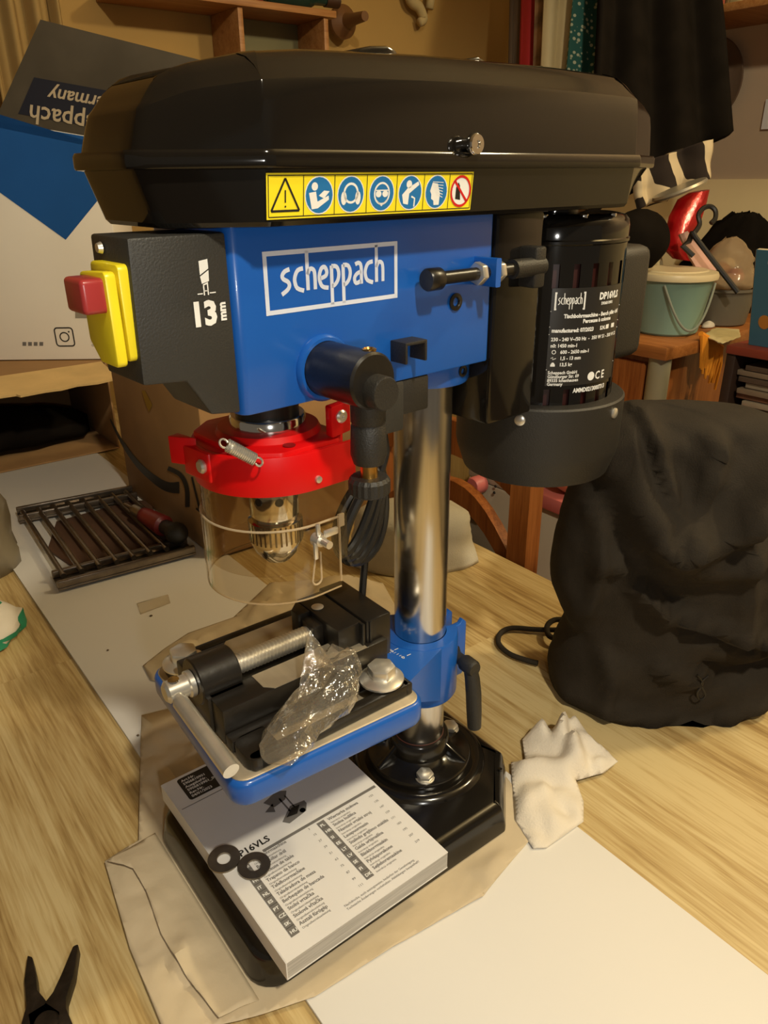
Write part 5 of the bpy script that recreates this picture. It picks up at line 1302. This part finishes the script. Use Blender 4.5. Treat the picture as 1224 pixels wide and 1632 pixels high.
# ================================================================== clothes hanging before the right wall
def hanging(name, tl, tr, br, bl, d, m, label, folds=3, amp=.02, cat='garment', thick=.012, seed=0, dd=0.0):
    def fn(s, t):
        u = (tl[0]*(1-s)+tr[0]*s)*(1-t) + (bl[0]*(1-s)+br[0]*s)*t; v = (tl[1]*(1-s)+tr[1]*s)*(1-t) + (bl[1]*(1-s)+br[1]*s)*t
        p = at_depth(u, v, d + dd*s)
        return p + FWH*(amp*math.sin(2*PI*folds*s+seed)*(.5+.5*t) + amp*.8*noise.noise(Vector((s*3+seed, t*2.2, seed*1.3))))
    o = B().grid(fn, 40, 24).build(name, m, smooth=180, thick=thick); return tag(o, label, cat)
hanging('brown_coat', (822, -260), (846, -260), (831, 140), (812, 140), 2.12, mat('grey_brown_wool', (.10, .065, .038), .9), 'narrow dark brown garment hanging left of the red one', 1, .010)
hanging('red_garment', (842, -260), (868, -260), (852, 140), (829, 140), 2.06, mat('red_cloth', (.36, .012, .012), .8), 'red garment hanging between the brown ones', 1, .010, seed=1)
hanging('patterned_garment', (862, -260), (894, -260), (880, 140), (850, 140), 2.00, mat('brown_beige_print', (.22, .12, .055), .8, noise_scale=16, noise_amt=.7), 'brown and beige patterned garment hanging beside the red one', 1, .010, seed=2)
hanging('white_shirt', (880, -260), (950, -260), (912, 150), (862, 150), 1.94, mat('cream_shirt', (.56, .46, .26), .85), 'cream shirt hanging beside the green floral garment', 2, .012, seed=3)
gf = mat('green_floral', (.02, .11, .085), .8)
nt = gf.node_tree; vo = nt.nodes.new('ShaderNodeTexVoronoi'); vo.inputs['Scale'].default_value = 75; rp2 = nt.nodes.new('ShaderNodeValToRGB')
rp2.color_ramp.elements[0].position = .28; rp2.color_ramp.elements[0].color = (.40, .42, .28, 1); rp2.color_ramp.elements[1].position = .36; rp2.color_ramp.elements[1].color = (.012, .085, .070, 1)
tcn = nt.nodes.new('ShaderNodeTexCoord'); nt.links.new(tcn.outputs['Object'], vo.inputs['Vector']); nt.links.new(vo.outputs['Distance'], rp2.inputs[0]); nt.links.new(rp2.outputs[0], nt.nodes['Principled BSDF'].inputs['Base Color'])
hanging('floral_garment', (935, -260), (1000, -260), (958, 150), (898, 150), 1.87, gf, 'dark green garment with pale flowers hanging beside the black coat', 1, .010, seed=4)
hanging('black_coat', (960, -260), (1118, -260), (1160, 212), (938, 345), 1.76, M['dark_cloth'], 'long black coat hanging before the right wall', 3, .024, thick=.016, seed=5)
# striped plush cloth and a round grey lid under the coat
sm = bpy.data.materials.new('striped_plush'); sm.use_nodes = True; nt = sm.node_tree; bs_ = nt.nodes['Principled BSDF']; bs_.inputs['Roughness'].default_value = .95
tcn = nt.nodes.new('ShaderNodeTexCoord'); wv = nt.nodes.new('ShaderNodeTexWave'); wv.inputs['Scale'].default_value = 5.5; wv.inputs['Distortion'].default_value = 6; wv.inputs['Detail'].default_value = 3
rp3 = nt.nodes.new('ShaderNodeValToRGB'); rp3.color_ramp.interpolation = 'CONSTANT'; rp3.color_ramp.elements[0].color = (.014, .007, .004, 1); rp3.color_ramp.elements[1].position = .48; rp3.color_ramp.elements[1].color = (.52, .42, .27, 1)
nt.links.new(tcn.outputs['Object'], wv.inputs['Vector']); nt.links.new(wv.outputs['Color'], rp3.inputs[0]); nt.links.new(rp3.outputs[0], bs_.inputs['Base Color'])
hanging('striped_plush', (1012, 262), (1128, 225), (1124, 285), (1020, 332), 1.69, sm, 'black and cream striped plush cloth hanging below the coat', 2, .02, cat='cloth', thick=.02, seed=6)
lc = Vector(dpt(1083, 303, 1.60))
lid = B().lathe([(0, -.004), (.055, -.004), (.0575, 0), (.055, .005), (0, .006)], seg=40).build('steel_tray', mat('grey_steel_lid', (.40, .36, .28), .35, .6))
lid.location = lc; lid.rotation_euler = ((-RT*.40+UP*.92)*.93 - FW*.34).to_track_quat('Z', 'Y').to_euler()
tag(lid, 'round grey steel tray tilted under the striped plush cloth', 'tray')
# hat hanging on the right wall, wall shelf with books, sheet of paper
ht = B().lathe([(0, -.085), (.045, -.084), (.060, -.070), (.066, -.012), (.085, -.008), (.109, -.014), (.111, -.010), (.086, -.002), (.0, -.001)], seg=40, axis='x').build('straw_hat', mat('brown_straw', (.13, .080, .045), .9, bump=.5, bump_scale=120))
hcen = at(1126, 132, 0, 1.793); ht.location = (1.793, hcen.y, hcen.z)
tag(ht, 'brown brimmed hat hanging on the right wall', 'hat')
sfz = at(1077, 33, 0, 1.56).z; sfy = at(1077, 33, 0, 1.56).y
sh_ = B().box(1.56, 1.793, .0, sfy, sfz, sfz+.018, .002).build('wall_shelf', M['beech'])
tag(sh_, 'beech wall shelf with books high on the right wall', 'shelf')
yy = sfy-.004
cols = [((.50, .38, .16), .014, 'cream'), ((.35, .17, .05), .010, 'tan'), ((.12, .05, .02), .012, 'dark brown'), ((.45, .42, .26), .040, 'pale green'), ((.42, .10, .05), .030, 'orange red'), ((.18, .11, .04), .012, 'olive'), ((.40, .32, .14), .034, 'sand'), ((.35, .03, .025), .030, 'crimson'), ((.30, .05, .04), .026, 'brick red'), ((.24, .02, .03), .030, 'wine red'), ((.33, .12, .05), .03, 'rust')]
for k, (c, w, nm) in enumerate(cols):
    bkk = B().box(1.585, 1.74, yy-w, yy-.0012, sfz+.0186, sfz+.0186+.17+.03*math.sin(k*1.7), .0015).build('shelf_book', mat('book_%s' % nm.replace(' ', '_'), c, .6, noise_scale=40, noise_amt=.45))
    tag(bkk, '%s book standing on the wall shelf' % nm, 'book', 'books on the wall shelf'); yy -= w
pp = at(1224, 182, 0, 1.793)
tag(B().box(1.7905, 1.7925, pp.y-.06, pp.y+.011, pp.z-.035, pp.z+.035).build('wall_note', M['paper'], smooth=0), 'white sheet of paper fixed on the right wall', 'paper')

# ================================================================== back wall: shelf and what is on it
zs_ = at(380, 10, 1, 1.50).z
bs2 = empty('wall_cabinet', (.80, 1.57, zs_-.10)); tag(bs2, 'wooden wall shelf with open compartment on the back wall', 'wall shelf')
def bp_(x0, x1, y0, y1, z0, z1, name, m=None): return B().box(x0-.80, x1-.80, y0-1.57, y1-1.57, z0-zs_+.10, z1-zs_+.10, .0015).build(name, m or M['beech'], bs2)
x0c, x1c = .676, .940
bp_(.385, .960, 1.490, 1.648, zs_, zs_+.016, 'top_board'); bp_(x0c, x0c+.014, 1.500, 1.648, zs_-.20, zs_, 'side_board'); bp_(x1c-.014, x1c, 1.500, 1.648, zs_-.20, zs_, 'side_board')
bp_(x0c+.014, x1c-.014, 1.630, 1.648, zs_-.20, zs_, 'back_board', mat('grey_green_back', (.17, .15, .07), .8)); bp_(x0c, x1c, 1.500, 1.648, zs_-.216, zs_-.20, 'bottom_board')
rc_ = at(405, 3, 1, 1.54); gc_ = at(470, 6, 1, 1.54)
tag(lump('red_cloth_roll', (.735, 1.56, zs_+.0166), .040, .045, .065, mat('dark_red_cloth', (.16, .010, .010), .8), 61, .1, 10), 'dark red cloth lying on the wall shelf', 'cloth')
bt = empty('green_bottle', (.86, 1.555, zs_+.0166)); tag(bt, 'dark green bottle lying on the wall shelf with brown cap', 'bottle')
B().lathe([(0, -.075), (.030, -.075), (.034, -.070), (.034, .035), (.030, .050), (.016, .075), (.0145, .110), (0, .110)], (.0, 0, .0345), 32, axis='x').build('bottle_body', mat('dark_green_glass', (.010, .035, .026), .2, spec=.6), bt)
B().lathe([(0, .108), (.017, .108), (.017, .150), (0, .152)], (.0, 0, .0345), 24, axis='x').build('cap', mat('brown_cap', (.05, .02, .008), .5), bt)
mp_ = at(558, 32, 1, 1.57)
pm = B().lathe([(0, -.10), (.012, -.10), (.015, -.05), (.020, -.02), (.030, -.012), (.042, .0), (.042, .012), (.030, .022), (0, .026)], seg=28, axis='y').build('wooden_pin', mat('brown_turned_wood', (.16, .07, .022), .5))
pm.location = (mp_.x, 1.60, mp_.z); tag(pm, 'turned brown wooden pin on the back wall beside the shelf', 'pin')
wcp = [at(u, v, 1, 1.62) for u, v in smooth_pts([(650, -30), (655, 0), (668, 12), (675, 30), (668, 36)], 4)]
wh_ = B().tube(wcp, lambda t: .018-.006*t, 10).tube([at(u, v, 1, 1.625) for u, v in ((688, -30), (686, 0), (684, 14))], .013, 10).build('hanging_rope', mat('cream_cord', (.50, .38, .18), .8), smooth=180)
tag(wh_, 'cream rope hanging down the back wall', 'rope')
def backdrop_pt(s, t):  # wavy brown-yellow sheet along the left strip of the back wall
    p0 = at(-60, -200, 1, 1.56); p1 = at(62, -200, 1, 1.56); x = p0.x+(p1.x-p0.x)*s
    return Vector((x, 1.57+.018*math.sin(s*16)+.006*math.sin(s*37), 1.6-t*1.5))
tag(B().grid(backdrop_pt, 60, 6).build('backdrop', mat('brown_yellow_backdrop', (.34, .22, .075), .9), smooth=180, thick=.006), 'yellow-brown curtain hanging at the left of the back wall', 'backdrop')
